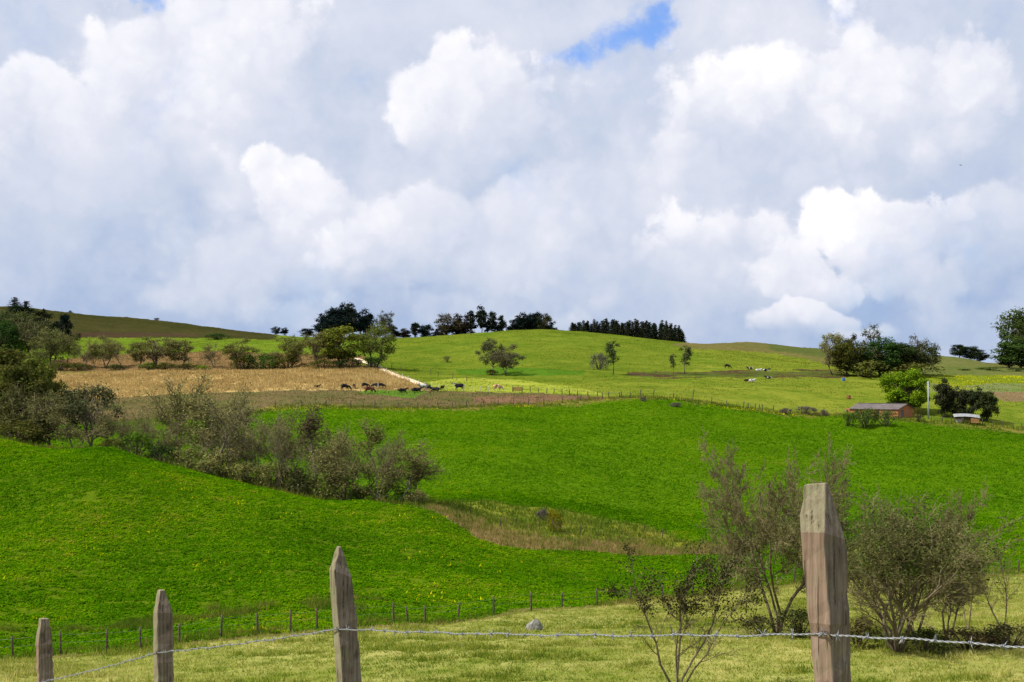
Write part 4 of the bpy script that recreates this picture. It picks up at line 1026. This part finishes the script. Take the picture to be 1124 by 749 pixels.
mb.add(np.concatenate([P, zz[..., None]], -1).reshape(-1, 3), np.stack([ii[:-1, :-1], ii[:-1, 1:], ii[1:, 1:], ii[1:, :-1]], -1).reshape(-1, 4))
tag(mb.obj('sandy_track', [MAT['sand']], smooth=True), kind='structure')

# ------------------------------------------------------------------ stones
MAT['stone'] = plain('grey_stone', (.20, .195, .175), .9, var=.4, scale=4)
def stone(px, base, w, h, label, seed, name='boulder', dmin=45):
    g = np.random.default_rng(seed); d = hit(px, base, dmin); p = spot(px, d)
    import bmesh
    bm = bmesh.new(); 
    bm.free(); bm = bmesh.new()
    W_ = w/F*d; H_ = h/F*d
    pts = [(-.5, -.1, -.1), (-.46, .2, -.1), (-.42, -.2, .22), (-.2, -.34, -.1), (-.12, -.3, .62), (.08, -.1, 1.0), (.2, .02, .97), (.14, -.36, -.1), (.28, -.26, .55), (.5, .0, -.1), (.44, .1, .42), (.3, .3, .5), (0, .34, -.1), (-.15, .3, .6), (-.36, .1, .5)]
    if seed != 3: pts = [(x_*g.uniform(.8, 1.1), y_*g.uniform(.8, 1.1), z_*g.uniform(.7, 1.)) for x_, y_, z_ in pts]
    for q in pts: bm.verts.new((q[0]*W_, q[1]*W_*.9, q[2]*H_))
    bmesh.ops.convex_hull(bm, input=bm.verts)
    bmesh.ops.subdivide_edges(bm, edges=bm.edges, cuts=4, use_grid_fill=True)
    bmesh.ops.triangulate(bm, faces=bm.faces)
    for v_ in bm.verts: v_.co += Vector(g.normal(0, .011*W_, 3))
    me = bpy.data.meshes.new(name); bm.to_mesh(me); bm.free(); me.materials.append(MAT['stone'])
    o = link(bpy.data.objects.new(name, me)); o.location = p; tag(o, label, 'stone')
stone(586, 692, 21, 13, 'big grey boulder lying in the mown meadow', 3)
stone(473, 709, 6, 3, 'small pale stone left of a second one in the meadow below the boulder', 5, 'stone')
stone(506, 711, 6, 4, 'small pale stone right of a second one in the meadow below the boulder', 6, 'stone')
stone(458, 687, 4, 2.5, 'tiny pale stone close to the dark fence above the two small stones', 8, 'stone')

# ------------------------------------------------------------------ cows
def cow_body(name, pose):
    """one continuous skinned body; head towards +X"""
    me = bpy.data.meshes.new(name+'_cage')
    P = []; E = []; RR = []
    def v(co, r, parent=None):
        P.append(co); RR.append(r); i = len(P)-1
        if parent is not None: E.append((parent, i))
        return i
    z0 = 1.02 if pose != 'lying' else .42
    hip = v((-.55, 0, z0+.02), (.30, .33)); mid = v((-.05, 0, z0-.05), (.34, .38), hip); sh = v((.45, 0, z0), (.29, .35), mid)
    rump = v((-.82, 0, z0+.06), (.2, .22), hip)
    tail = v((-.93, 0, z0+.08), (.05, .05), rump); t2 = v((-1.0, 0, z0-.3), (.03, .03), tail); v((-.99, 0, max(.1, z0-.72)), (.045, .045), t2)
    if pose == 'grazing':
        n1 = v((.82, .02, z0-.12), (.17, .21), sh); n2 = v((1.08, .05, z0-.45), (.13, .15), n1); hd = v((1.2, .06, z0-.68), (.13, .14), n2); mz = v((1.3, .06, z0-.88), (.085, .09), hd)
    else:
        n1 = v((.78, .02, z0+.16), (.17, .2), sh); n2 = v((.98, .04, z0+.38), (.13, .15), n1); hd = v((1.14, .05, z0+.44), (.13, .13), n2); mz = v((1.38, .07, z0+.28), (.085, .085), hd)
    for s in (-1, 1):
        v((P[n2][0]+.0, P[n2][1]+s*.24, P[n2][2]+.06), (.035, .055), n2)
    if pose == 'lying':
        for s in (-1, 1):
            a = v((.5, s*.26, .3), (.1, .12), sh); b = v((.85, s*.3, .12), (.065, .07), a); v((.62, s*.32, .06), (.05, .05), b)
            a = v((-.55, s*.33, .26), (.15, .17), hip); b = v((-.2, s*.42, .14), (.075, .08), a); v((-.5, s*.46, .06), (.05, .05), b)
    else:
        st = {(-1): .1, 1: -.08}
        for s in (-1, 1):
            a = v((.42+st[s], s*.17, .72), (.11, .14), sh); b = v((.45+st[s]*1.4, s*.17, .42), (.065, .075), a); c = v((.44+st[s]*1.6, s*.17, .12), (.048, .05), b); v((.47+st[s]*1.6, s*.17, .03), (.06, .06), c)
            a = v((-.6-st[s], s*.17, .74), (.13, .19), hip); b = v((-.68-st[s]*1.3, s*.17, .46), (.065, .08), a); c = v((-.62-st[s]*1.5, s*.17, .14), (.048, .05), b); v((-.58-st[s]*1.5, s*.17, .03), (.06, .06), c)
        v((-.42, 0, .62), (.13, .13), hip)
    me.from_pydata(P, E, []); o = bpy.data.objects.new(name, me); COL.objects.link(o)
    sk = o.modifiers.new('skin', 'SKIN'); sk.use_smooth_shade = True
    for i, r in enumerate(RR):
        o.data.skin_vertices[0].data[i].radius = r
    o.data.skin_vertices[0].data[mid].use_root = True
    ss = o.modifiers.new('sub', 'SUBSURF'); ss.levels = 1; ss.render_levels = 1
    dg = bpy.context.evaluated_depsgraph_get(); dg.update()
    out = bpy.data.meshes.new_from_object(o.evaluated_get(dg)); out.name = name
    bpy.data.objects.remove(o); bpy.data.meshes.remove(me)
    return out
COWS = {p: cow_body('cow_'+p, p) for p in ('standing', 'grazing', 'lying')}
def hide_mat(name, a, b, thr, sc=1.6, off=0.):
    m, nt, out = nmat(name)
    co = N(nt, 'ShaderNodeTexCoord').outputs['Object']
    mp = N(nt, 'ShaderNodeMapping', {'Vector': co, 'Location': (off, off*.7, off*.3)}).outputs[0]
    k = mrange(nt, noise(nt, mp, sc, 1, .4), thr-.015, thr+.015)
    pbsdf(nt, out, mixc(nt, k, C4(a), C4(b)), .7, .2); return m
BLK = (.012, .011, .012); WHT = (.55, .53, .48)
HIDE = {'black': hide_mat('black_hide', BLK, BLK, .9), 'dark': hide_mat('dark_brown_hide', (.035, .018, .013), (.03, .015, .012), .5), 'brown': hide_mat('brown_hide', (.10, .028, .014), WHT, .66, 1.6, 3.),
        'bw': hide_mat('black_white_hide', BLK, WHT, .50, 1.4, 1.3), 'wb': hide_mat('white_black_hide', WHT, BLK, .62, 1.7, 2.2), 'ow': hide_mat('tan_white_hide', (.42, .19, .06), WHT, .50, 1.3, .4), 'white': hide_mat('white_hide', WHT, (.6, .57, .5), .6)}
CM = {}
def cow(px, base, pose, hide, face, label, size=1., name='cow', group='cows grazing above the brown field', dmin=300):
    key = (pose, hide)
    if key not in CM:
        m_ = COWS[pose].copy(); m_.materials.clear(); m_.materials.append(HIDE[hide]); CM[key] = m_
    o = link(bpy.data.objects.new(name, CM[key])); d = hit(px, base, dmin)
    o.location = spot(px, d); o.location.z += .12; o.scale = (size,)*3; o.rotation_euler = (0, 0, math.radians(face)); tag(o, label, 'cow', group)
cow(348, 426.3, 'lying', 'dark', 20, 'small dark cow lying alone at the edge of the straw, leftmost of the herd', .8)
cow(379, 429.5, 'grazing', 'black', 12, 'large black cow grazing at the left of the herd', 1.15)
cow(388.7, 427.3, 'grazing', 'dark', -70, 'dark calf seen end on beside the large black cow', .8)
cow(401, 427, 'grazing', 'black', 8, 'black cow grazing behind the brown one', .95)
cow(405.5, 433, 'grazing', 'brown', 10, 'reddish brown cow with white head grazing nearest of the herd', 1.2)
cow(411.6, 427.2, 'grazing', 'bw', 160, 'black cow with white patch just right of the brown one', .95)
cow(418.5, 427.3, 'grazing', 'black', 5, 'black cow grazing left of the gap in the middle of the herd', .95)
cow(441.5, 431, 'lying', 'black', 15, 'black cow lying alone right of the gap in the herd', 1.1)
cow(457, 431, 'lying', 'black', 10, 'black cow lying just in front of the white one', 1.25)
cow(464.5, 429.6, 'standing', 'wb', 200, 'white cow with dark marks standing at the end of the sandy track', 1.1)
cow(470.5, 429.6, 'standing', 'bw', -110, 'black cow seen end on right of the white one', .95)
cow(478, 430.3, 'lying', 'black', 175, 'black cow lying right of the end of the sandy track', 1.2)
cow(485.5, 429.5, 'standing', 'dark', 60, 'slim dark calf standing with raised head', .8)
cow(504, 430.3, 'standing', 'bw', 180, 'black cow with broad white band around its middle', 1.3)
cow(546.5, 430.2, 'grazing', 'ow', 8, 'tan and white cow grazing at the right of the herd', 1.15)
HC = 'cows on the hill pasture'
cow(798.5, 405.2, 'grazing', 'dark', 5, 'dark brown cow grazing on the upper hill pasture', 1.0, group=HC)
cow(823.5, 406.5, 'lying', 'bw', 170, 'black and pale cow lying leftmost of three above the ditch', 1.0, group=HC)
cow(832.5, 408.2, 'lying', 'white', 10, 'white cow lying between two others above the ditch', 1.0, group=HC)
cow(841, 408.3, 'lying', 'bw', 0, 'black and white cow lying rightmost of three above the ditch', 1.0, group=HC)
cow(819.3, 419.3, 'lying', 'dark', 10, 'small dark cow lying below the ditch', .8, group=HC)
cow(825.3, 420, 'lying', 'white', 20, 'white cow lying below the ditch beside a small dark one', 1.0, group=HC)
cow(843.5, 416.8, 'lying', 'bw', 175, 'black and white cow lying below the ditch on the right', 1.0, group=HC)

# ------------------------------------------------------------------ gate in the far fence
MAT['gatewood'] = plain('orange_brown_boards', (.32, .17, .07), .85, var=.25, scale=3)
def gate():
    d = hit(568, 430.6, 300); p = spot(568, d)
    r = empty('wooden_gate', p); tag(r, 'orange brown board gate between two dark posts beside the tan cow', 'gate')
    for s in (-1, 1):
        mb = MB(); mb.path([(0, 0, -.2), (0, 0, .8), (.02*s, 0, 1.45)], [.11, .1, .09], 8); o = mb.obj('gate_post', [MAT['fpost']], r, True); o.location = (s*1.1, 0, 0)
    mb = MB()
    for i in range(4): mb.box((0, 0, .28+i*.25), (2.0, .05, .2))
    mb.box((0, .045, .65), (2.1, .035, .1), Matrix.Rotation(.38, 3, 'Y'))
    mb.obj('board_panel', [MAT['gatewood']], r)
gate()
# ------------------------------------------------------------------ drums on the right pasture
def drum(px, base, c, label, h=.95, r=.32):
    d = hit(px, base, 320); p = spot(px, d); m = plain(label.split()[0]+'_drum_paint', c, .5)
    root = empty('drum', p); tag(root, label, 'drum')
    mb = MB(); mb.path([(0, 0, -.05), (0, 0, .02), (0, 0, .3), (0, 0, .32), (0, 0, .34), (0, 0, .62), (0, 0, .64), (0, 0, .66), (0, 0, h)], [r, r, r, r*1.06, r, r, r*1.06, r, r], 16); mb.obj('barrel', [m], root, True)
    mb = MB(); mb.path([(0, 0, h+.002), (0, 0, h+.035)], [r*1.07, r*1.07], 16); mb.obj('rim', [m], root)
drum(926, 418.6, (.02, .10, .42), 'blue drum standing on the pasture below the right hand grove', 0.85, .38)
drum(931.5, 438, (.28, .10, .045), 'rusty brown drum on the pasture above the brick shed', .8, .5)

# ------------------------------------------------------------------ brick shed
def brick_mat():
    m, nt, out = nmat('orange_brick')
    co = N(nt, 'ShaderNodeTexCoord').outputs['Object']
    sx = N(nt, 'ShaderNodeSeparateXYZ', {0: co}).outputs
    uvw = N(nt, 'ShaderNodeCombineXYZ', {0: mth(nt, 'ADD', sx[0], sx[1]), 1: sx[2], 2: 0.}).outputs[0]
    b = N(nt, 'ShaderNodeTexBrick', {'Vector': uvw, 'Color1': (.46, .16, .055, 1), 'Color2': (.38, .12, .045, 1), 'Mortar': (.30, .22, .16, 1), 'Scale': 4., 'Mortar Size': .02}).outputs['Color']
    n1 = noise(nt, co, .9, 4, .6)
    pbsdf(nt, out, mixc(nt, mrange(nt, n1, .4, .7, 0., .3), b, C4((.22, .085, .045))), .9, .1); return m
MAT['brick'] = brick_mat()
def corr_mat(name, a, b):
    m, nt, out = nmat(name)
    co = N(nt, 'ShaderNodeTexCoord').outputs['Object']
    n1 = noise(nt, N(nt, 'ShaderNodeMapping', {'Vector': co, 'Scale': (3., .5, .5)}).outputs[0], 1.2, 5, .65)
    pbsdf(nt, out, ramp(nt, n1, [(.3, a), (.7, b)]), .75, .2); return m
MAT['roof'] = corr_mat('weathered_grey_roof', (.075, .062, .062), (.165, .145, .145))
MAT['dark'] = plain('dark_opening', (.02, .018, .016), .8)
MAT['door'] = plain('grey_door_wood', (.12, .13, .15), .8)
def shed():
    W_, L_, HE, HR = 5.3, 13.6, 1.95, 3.05; th = math.radians(33)
    # near corner of the gable end: front wall meets gable at photo column 985.6
    d = hit(989, 459.6, 240); c = spot(985.6, d)
    root = empty('brick_shed', (c.x, c.y, gz(wx(990, d), d+.5)), th)
    tag(root, 'long low orange brick shed with grey gabled roof at the upper edge of the crop', 'shed')
    # local: gable end along +X (width), length goes towards -X direction turned: use local Y as length
    w = MB(); t = .15; b_ = -1.6
    def slab(p, q, z0, z1):   # vertical wall between two plan points with thickness
        p = np.array(p, float); q = np.array(q, float); dv = (q-p)/np.linalg.norm(q-p); nn = np.array([-dv[1], dv[0]])*t
        v = [(*p, z0), (*q, z0), (*(q+nn), z0), (*(p+nn), z0), (*p, z1), (*q, z1), (*(q+nn), z1), (*(p+nn), z1)]
        w.add(v, [[0,3,2,1],[4,5,6,7],[0,1,5,4],[1,2,6,5],[2,3,7,6],[3,0,4,7]])
    # gable end lies on y=0 from x=0..W; front long wall on x=0 from y=0..L
    dx0, dx1, dh = 1.0, 1.8, 1.75
    slab((0, 0), (dx0, 0), b_, HE); slab((dx1, 0), (W_, 0), b_, HE); slab((dx0, 0), (dx1, 0), dh, HE)
    for y0 in (0, L_-t):
        v = [(0, y0, HE), (W_, y0, HE), (W_/2, y0, HR), (0, y0+t, HE), (W_, y0+t, HE), (W_/2, y0+t, HR)]
        w.add(v, [[0,1,4,3],[1,2,5,4],[2,0,3,5]], [[0,2,1],[3,4,5]])
    slab((W_, L_-t), (0, L_-t), b_, HE) if False else slab((0, L_-t), (W_, L_-t), b_, HE)
    slab((W_, t), (W_, L_-t), b_, HE)
    wins = [(2.2, 3.0), (5.2, 6.0), (8.2, 9.0), (11.2, 12.0), (14.2, 15.)]
    y = t
    for a, b in wins:
        slab((t, y), (t, a), b_, HE); slab((t, a), (t, b), b_, .75); slab((t, a), (t, b), 1.5, HE); y = b
    slab((t, y), (t, L_-t), b_, HE)
    w.obj('wall', [MAT['brick']], root)
    for a, b in wins:
        m = MB(); e = .07
        for (yy, zz, sy, sz) in (((a+b)/2, .78, b-a, .06), ((a+b)/2, 1.47, b-a, .06), (a+.03, 1.125, .06, .63), (b-.03, 1.125, .06, .63), ((a+b)/2, 1.125, .05, .63)): m.box((.07, yy, zz), (.05, sy-.004, sz))
        fr = m.obj('window', [MAT['door']], root); m = MB(); m.box((.09, (a+b)/2, 1.125), (.02, b-a-.13, .62)); m.obj('pane', [MAT['dark']], fr)
    m = MB(); m.box(((dx0+dx1)/2, .09, dh/2-.02), (dx1-dx0-.01, .05, dh-.06)); dr = m.obj('door', [MAT['door']], root)
    m = MB(); m.box((dx0+.1, .05, .9), (.05, .05, .14)); m.obj('handle', [MAT['dark']], dr)
    # corrugated roof, two pitches
    rf = MB(); ov = .35; n_ = 150
    for s in (0, 1):
        ys = np.linspace(-ov, L_+ov, n_); wob = .025*np.sin(ys*2*np.pi/.36)
        xe = -ov if s == 0 else W_+ov; ze = HE-(HR-HE)/(W_/2)*ov+.06
        xs = np.linspace(xe, W_/2, 4); zs = np.linspace(ze, HR+.07, 4)
        top = np.array([[(x, yy, z+wv+(.015 if s else 0)) for x, z in zip(xs, zs)] for yy, wv in zip(ys, wob)])
        bot = top-np.array([0, 0, .03]); i_ = np.arange(n_*4).reshape(n_, 4)
        f = np.stack([i_[:-1, :-1], i_[1:, :-1], i_[1:, 1:], i_[:-1, 1:]], -1).reshape(-1, 4)
        rf.add(np.concatenate([top.reshape(-1, 3), bot.reshape(-1, 3)]), np.concatenate([f, f[:, ::-1]+n_*4]))
    rf.obj('roof', [MAT['roof']], root, True)
    m = MB(); m.box((W_/2, L_/2, HR+.12), (.4, L_+.7, .04)); m.obj('ridge_cap', [MAT['roof']], root)
    for y0 in (-ov+.02,):
        m = MB()
        for s in (-1, 1):
            p0 = np.array([W_/2+s*(W_/2+ov), -ov-.02, HE-(HR-HE)/(W_/2)*ov-.02]); p1 = np.array([W_/2, -ov-.02, HR-.0])
            m.tubes([p0], [p1], [.06], [.06], 4)
        m.obj('barge_board', [MAT['fpost']], root)
shed()
# ------------------------------------------------------------------ tin roofed shelter
def shelter():
    d = hit(1061, 465.2, 240); p = spot(1061, d)
    root = empty('tin_shelter', p, math.radians(-14)); tag(root, 'small low shelter with curved pale tin roof under the dark drooping trees', 'shelter')
    n_ = 60; xs = np.linspace(-2.7, 2.7, n_); rf = MB()
    zt = 1.75-.22*(xs/2.7)**2-.12*(xs/2.7)+.02*np.sin(xs*2*np.pi/.3)
    top = np.array([[(x, y, z+(.30*(y/1.4) if True else 0)) for y in (-1.4, 0, 1.4)] for x, z in zip(xs, zt)]); bot = top-[0, 0, .04]
    i_ = np.arange(n_*3).reshape(n_, 3); f = np.stack([i_[:-1, :-1], i_[1:, :-1], i_[1:, 1:], i_[:-1, 1:]], -1).reshape(-1, 4)
    rf.add(np.concatenate([top.reshape(-1, 3), bot.reshape(-1, 3)]), np.concatenate([f, f[:, ::-1]+n_*3])); rf.obj('roof', [MAT['tin']], root, True)
    for x in (-2.4, -.8, .9, 2.4):
        for y in (-1.2, 1.2):
            m = MB(); m.path([(x, y, -.3), (x, y, .6), (x, y, 1.4-.2*(x/2.7)**2-.12*x/2.7+.25*y/1.4)], [.08, .08, .07], 7); m.obj('post', [MAT['fpost']], root, True)
    m = MB()
    for i in range(4): m.box((1.6, -1.26, .2+i*.26), (1.7, .04, .22))
    for i in range(4): m.box((0, 1.28, .2+i*.26), (4.9, .04, .22))
    m.obj('board_wall', [MAT['gatewood']], root)
    m = MB(); m.box((-1.6, -.2, .42), (1.3, .8, .8)); m.box((-1.6, -.2, .86), (1.4, .9, .06)); m.obj('feed_bin', [MAT['ppost']], root)
shelter()
# ------------------------------------------------------------------ pale pole
def pole():
    d = hit(1019.2, 460, 240); p = spot(1019.2, d); top = CZ-(418.5-HY)/F*d; H = top-p.z
    root = empty('utility_pole', p); tag(root, 'pale concrete pole standing between the lime green tree and the dark conical tree', 'pole')
    m = MB(); m.path([(0, 0, -.4), (-.03, 0, H*.5), (-.1, 0, H)], [.19, .16, .12], 12); m.obj('shaft', [plain('pale_concrete', (.36, .38, .40), .8, var=.12)], root, True)
    m = MB(); m.box((-.1, 0, H-.5), (.7, .1, .1)); m.obj('crossarm', [MAT['fpost']], root)
    for s in (-1, 1):
        m = MB(); m.path([(0, 0, 0), (0, 0, .06), (0, 0, .08), (0, 0, .16)], [.04, .05, .03, .04], 10); o = m.obj('insulator', [MAT['ppost']], root, True); o.location = (-.1+s*.27, 0, H-.44)
pole()
# ------------------------------------------------------------------ bird
def bird():
    m = MB()
    m.path([(-.32, 0, 0), (-.18, 0, .0), (0, 0, .02), (.2, 0, .03), (.3, 0, .05), (.38, 0, .03)], [.03, .06, .1, .08, .06, .012], 10)
    for s in (-1, 1):
        v = [(.15, s*.06, .05), (-.12, s*.06, .05), (.16, s*.4, .16), (-.12, s*.42, .15), (-.04, s*.85, .08), (-.16, s*.82, .07)]
        v2 = [(a, b, c-.015) for a, b, c in v]
        m.add(v+v2, [[0,1,3,2],[2,3,5,4],[7,6,8,9],[9,8,10,11],[0,2,8,6],[2,4,10,8],[1,7,9,3],[3,9,11,5],[4,5,11,10]])
    m.add([(-.3, -.03, 0), (-.3, .03, 0), (-.55, .1, 0), (-.55, -.1, 0), (-.3, -.03, -.012), (-.3, .03, -.012), (-.55, .1, -.012), (-.55, -.1, -.012)], [[0,1,2,3],[7,6,5,4],[0,3,7,4],[1,5,6,2],[2,6,7,3]])
    o = m.obj('bird', [plain('dark_feathers', (.05, .05, .055), .8)]); d = 420.
    o.location = (wx(1054.5, d), d, CZ-(181.5-HY)/F*d); o.rotation_euler = (.15, .1, .3); tag(o, 'small dark bird flying among the clouds at upper right', 'bird')
bird()

# ------------------------------------------------------------------ sky, sun, camera
SUN_EL, SUN_DIR = 52., (-.88, -.30)       # the sun stands to the left, a little behind the camera
wld = bpy.data.worlds.new('World'); scene.world = wld; wld.use_nodes = True
nt = wld.node_tree; nt.nodes.clear()
out = nt.nodes.new('ShaderNodeOutputWorld')
sky = N(nt, 'ShaderNodeTexSky', sky_type='NISHITA', sun_disc=False, sun_elevation=math.radians(SUN_EL), sun_rotation=math.atan2(SUN_DIR[0], SUN_DIR[1]))
bg1 = N(nt, 'ShaderNodeBackground', {'Color': mixc(nt, 1., sky.outputs[0], (.62, .88, 1.35, 1), 'MULTIPLY'), 'Strength': .13})
dirv = N(nt, 'ShaderNodeTexCoord').outputs['Generated']
def vm(op, a, b, out_=0):
    nd = N(nt, 'ShaderNodeVectorMath', {0: a, 1: b}, operation=op); return nd.outputs[out_]
warpc = N(nt, 'ShaderNodeTexNoise', {'Vector': dirv, 'Scale': 7., 'Detail': 7., 'Roughness': .6}).outputs['Color']
warp = vm('MULTIPLY', vm('SUBTRACT', warpc, (.5, .5, .5)), (.16, .16, .16))
wdir = vm('ADD', dirv, warp)
def pdir(px, py):
    v_ = np.array([(px-CX)/F, 1., -(py-HY)/F]); v_ /= np.linalg.norm(v_); return tuple(v_)
def blob(px, py, r, amp, soft=.15):
    dist = vm('DISTANCE', wdir, pdir(px, py), 'Value')
    return mrange(nt, dist, r/F, r/F*soft, 0., amp, True)
def total(lst):
    t_ = None
    for b in lst:
        k = blob(*b); t_ = k if t_ is None else mth(nt, 'ADD', t_, k)
    return t_
gaps = total([(158,2,30,1.),(620,66,30,.7),(656,46,36,.95),(700,36,40,1.),(738,26,40,1.),(772,12,42,1.),(905,24,50,.45),(598,74,22,.5)])
def vor(vec, sc):
    return N(nt, 'ShaderNodeTexVoronoi', {'Vector': vec, 'Scale': sc, 'Smoothness': .3, 'Detail': 0.}, feature='SMOOTH_F1').outputs['Distance']
fine = N(nt, 'ShaderNodeTexNoise', {'Vector': dirv, 'Scale': 26., 'Detail': 7., 'Roughness': .62}).outputs['Color']
wfine = vm('ADD', dirv, vm('MULTIPLY', vm('SUBTRACT', fine, (.5, .5, .5)), (.045, .045, .045)))
puff = mth(nt, 'SUBTRACT', mth(nt, 'ADD', mth(nt, 'MULTIPLY', vor(wfine, 13.), .6), mth(nt, 'ADD', mth(nt, 'MULTIPLY', vor(wfine, 34.), .34), mth(nt, 'MULTIPLY', vor(wfine, 85.), .17))), .47)   # cauliflower heads
wispy = mth(nt, 'SUBTRACT', noise(nt, dirv, 11., 9, .6), .5)
wlow = vm('MULTIPLY', vm('SUBTRACT', N(nt, 'ShaderNodeTexNoise', {'Vector': dirv, 'Scale': 8., 'Detail': 5., 'Roughness': .55}).outputs['Color'], (.5, .5, .5)), (.11, .11, .11))
wd = vm('ADD', dirv, wlow)
edge = mth(nt, 'ADD', mth(nt, 'MULTIPLY', puff, .85), mth(nt, 'MULTIPLY', wispy, .7))
sep = N(nt, 'ShaderNodeSeparateXYZ', {0: dirv}).outputs
br = mth(nt, 'ADD', mrange(nt, sep[2], .03, .2, .24, .52, True), mth(nt, 'MULTIPLY', wispy, .5))
# heaps of cumulus from the far ones to the near ones: column, row, half width, half height, sunlit top, base, opacity, softness of the edge
HEAPS = [(60,25,170,80,.60,.50,.8,.6),(470,20,190,90,.60,.48,.9,.6),(1080,130,130,130,.48,.30,.9,.6),(690,120,170,80,.60,.44,.9,.5),(225,70,112,110,1.02,.55,.95,.35),(30,92,56,44,1.10,.62,1.,.35),
 (120,175,130,80,.80,.46,.9,.5),(90,265,170,75,.52,.24,.9,.6),(520,120,95,75,.98,.52,1.,.3),(432,104,24,30,1.1,.80,.9,.9),(905,130,195,105,1.0,.36,1.,.3),(640,250,165,110,.70,.34,.95,.45),
 (264,200,30,52,.95,.62,.75,1.4),(250,235,40,30,.9,.62,.7,1.4),(300,295,150,60,.72,.36,.9,.5),(345,225,70,62,1.05,.56,1.,.3),(480,255,125,75,.92,.48,.95,.4),(560,225,60,50,.80,.5,.8,.5),(800,285,95,60,.90,.42,1.,.35),(875,298,52,32,.86,.46,1.,.4),
 (985,252,75,52,1.02,.50,1.,.3),(1085,255,80,60,.80,.40,.9,.4),(1003,296,58,44,.70,.40,1.,.25),(700,330,120,45,.52,.28,.8,.6),(200,330,70,24,.56,.28,.9,.5),(335,345,70,26,.60,.30,.9,.5),(480,345,70,24,.54,.28,.9,.5),(600,352,80,24,.62,.32,.9,.5),
 (865,345,60,24,.84,.36,.95,.4),(935,362,46,14,.72,.34,.9,.5),(1065,345,80,30,.44,.22,.9,.6)]
for (cx_, cy_, rx, rz_, hi, lo, op, soft) in HEAPS:
    rx *= 1.15; rz_ *= 1.15; soft *= (.62 if hi > .79 else 1.1); op *= .93
    loc = vm('MULTIPLY', vm('SUBTRACT', wd, pdir(cx_, cy_)), (F/rx, F/rx, F/rz_))
    dd = mth(nt, 'ADD', vm('LENGTH', loc, (0, 0, 0), 'Value'), edge)
    s_ = N(nt, 'ShaderNodeSeparateXYZ', {0: loc}).outputs
    g_ = mth(nt, 'ADD', mth(nt, 'SUBTRACT', s_[2], mth(nt, 'MULTIPLY', s_[0], .35)), mth(nt, 'MULTIPLY', edge, -1.5))
    hi = min(hi, 1.)*.90+.03; lo = lo+.02
    val = mrange(nt, g_, -1.0, .8, lo, hi, True)
    mask = mth(nt, 'MULTIPLY', mrange(nt, dd, 1.0, 1.0-soft, 0., op, True), mrange(nt, s_[2], -1.0, -.1, .15, 1., True))
    br = N(nt, 'ShaderNodeMix', {0: mask, 2: br, 3: val}).outputs[0]
br = mth(nt, 'ADD', mth(nt, 'ADD', br, .03), mth(nt, 'ADD', mth(nt, 'MULTIPLY', wispy, .44), mth(nt, 'MULTIPLY', puff, -.24)))
ccol = ramp(nt, br, [(.0, srgb(142, 163, 200)), (.22, srgb(163, 179, 207)), (.45, srgb(189, 198, 216)), (.68, srgb(211, 214, 226)), (.9, srgb(233, 233, 238)), (1., srgb(248, 247, 249))])
bg2 = N(nt, 'ShaderNodeBackground', {'Color': ccol, 'Strength': 1.})
gm = mrange(nt, mth(nt, 'ADD', gaps, mth(nt, 'MULTIPLY', wispy, -2.4)), .1, 1.35, 1., .1, True)
mx = N(nt, 'ShaderNodeMixShader', {0: gm, 1: bg1.outputs[0], 2: bg2.outputs[0]})
nt.links.new(mx.outputs[0], out.inputs['Surface'])

sl = bpy.data.lights.new('sun', 'SUN'); sl.energy = 4.8; sl.angle = math.radians(.6); sl.color = (1., .94, .81)
so = link(bpy.data.objects.new('sun', sl)); so.location = (0, 0, 120)
sd = Vector((SUN_DIR[0], SUN_DIR[1], 0)).normalized()*math.cos(math.radians(SUN_EL))+Vector((0, 0, math.sin(math.radians(SUN_EL))))
so.rotation_euler = (-sd).to_track_quat('-Z', 'Y').to_euler()

cam = bpy.data.cameras.new('camera'); co = link(bpy.data.objects.new('camera', cam))
co.location = (0, 0, CZ); co.rotation_euler = (math.radians(90), 0, 0)
cam.sensor_width = 36; cam.lens = 36*F/1124; cam.shift_y = (HY-374.5)/1124; cam.clip_start = .1; cam.clip_end = 6000
scene.camera = co
scene.render.engine = 'CYCLES'
scene.cycles.use_denoising = True; scene.cycles.max_bounces = 5; scene.cycles.transparent_max_bounces = 4
scene.cycles.diffuse_bounces = 2; scene.cycles.glossy_bounces = 2; scene.cycles.transmission_bounces = 3
scene.view_settings.view_transform = 'Standard'; scene.view_settings.look = 'None'; scene.view_settings.gamma = 1; scene.view_settings.use_curve_mapping = False
scene.view_settings.exposure = .25
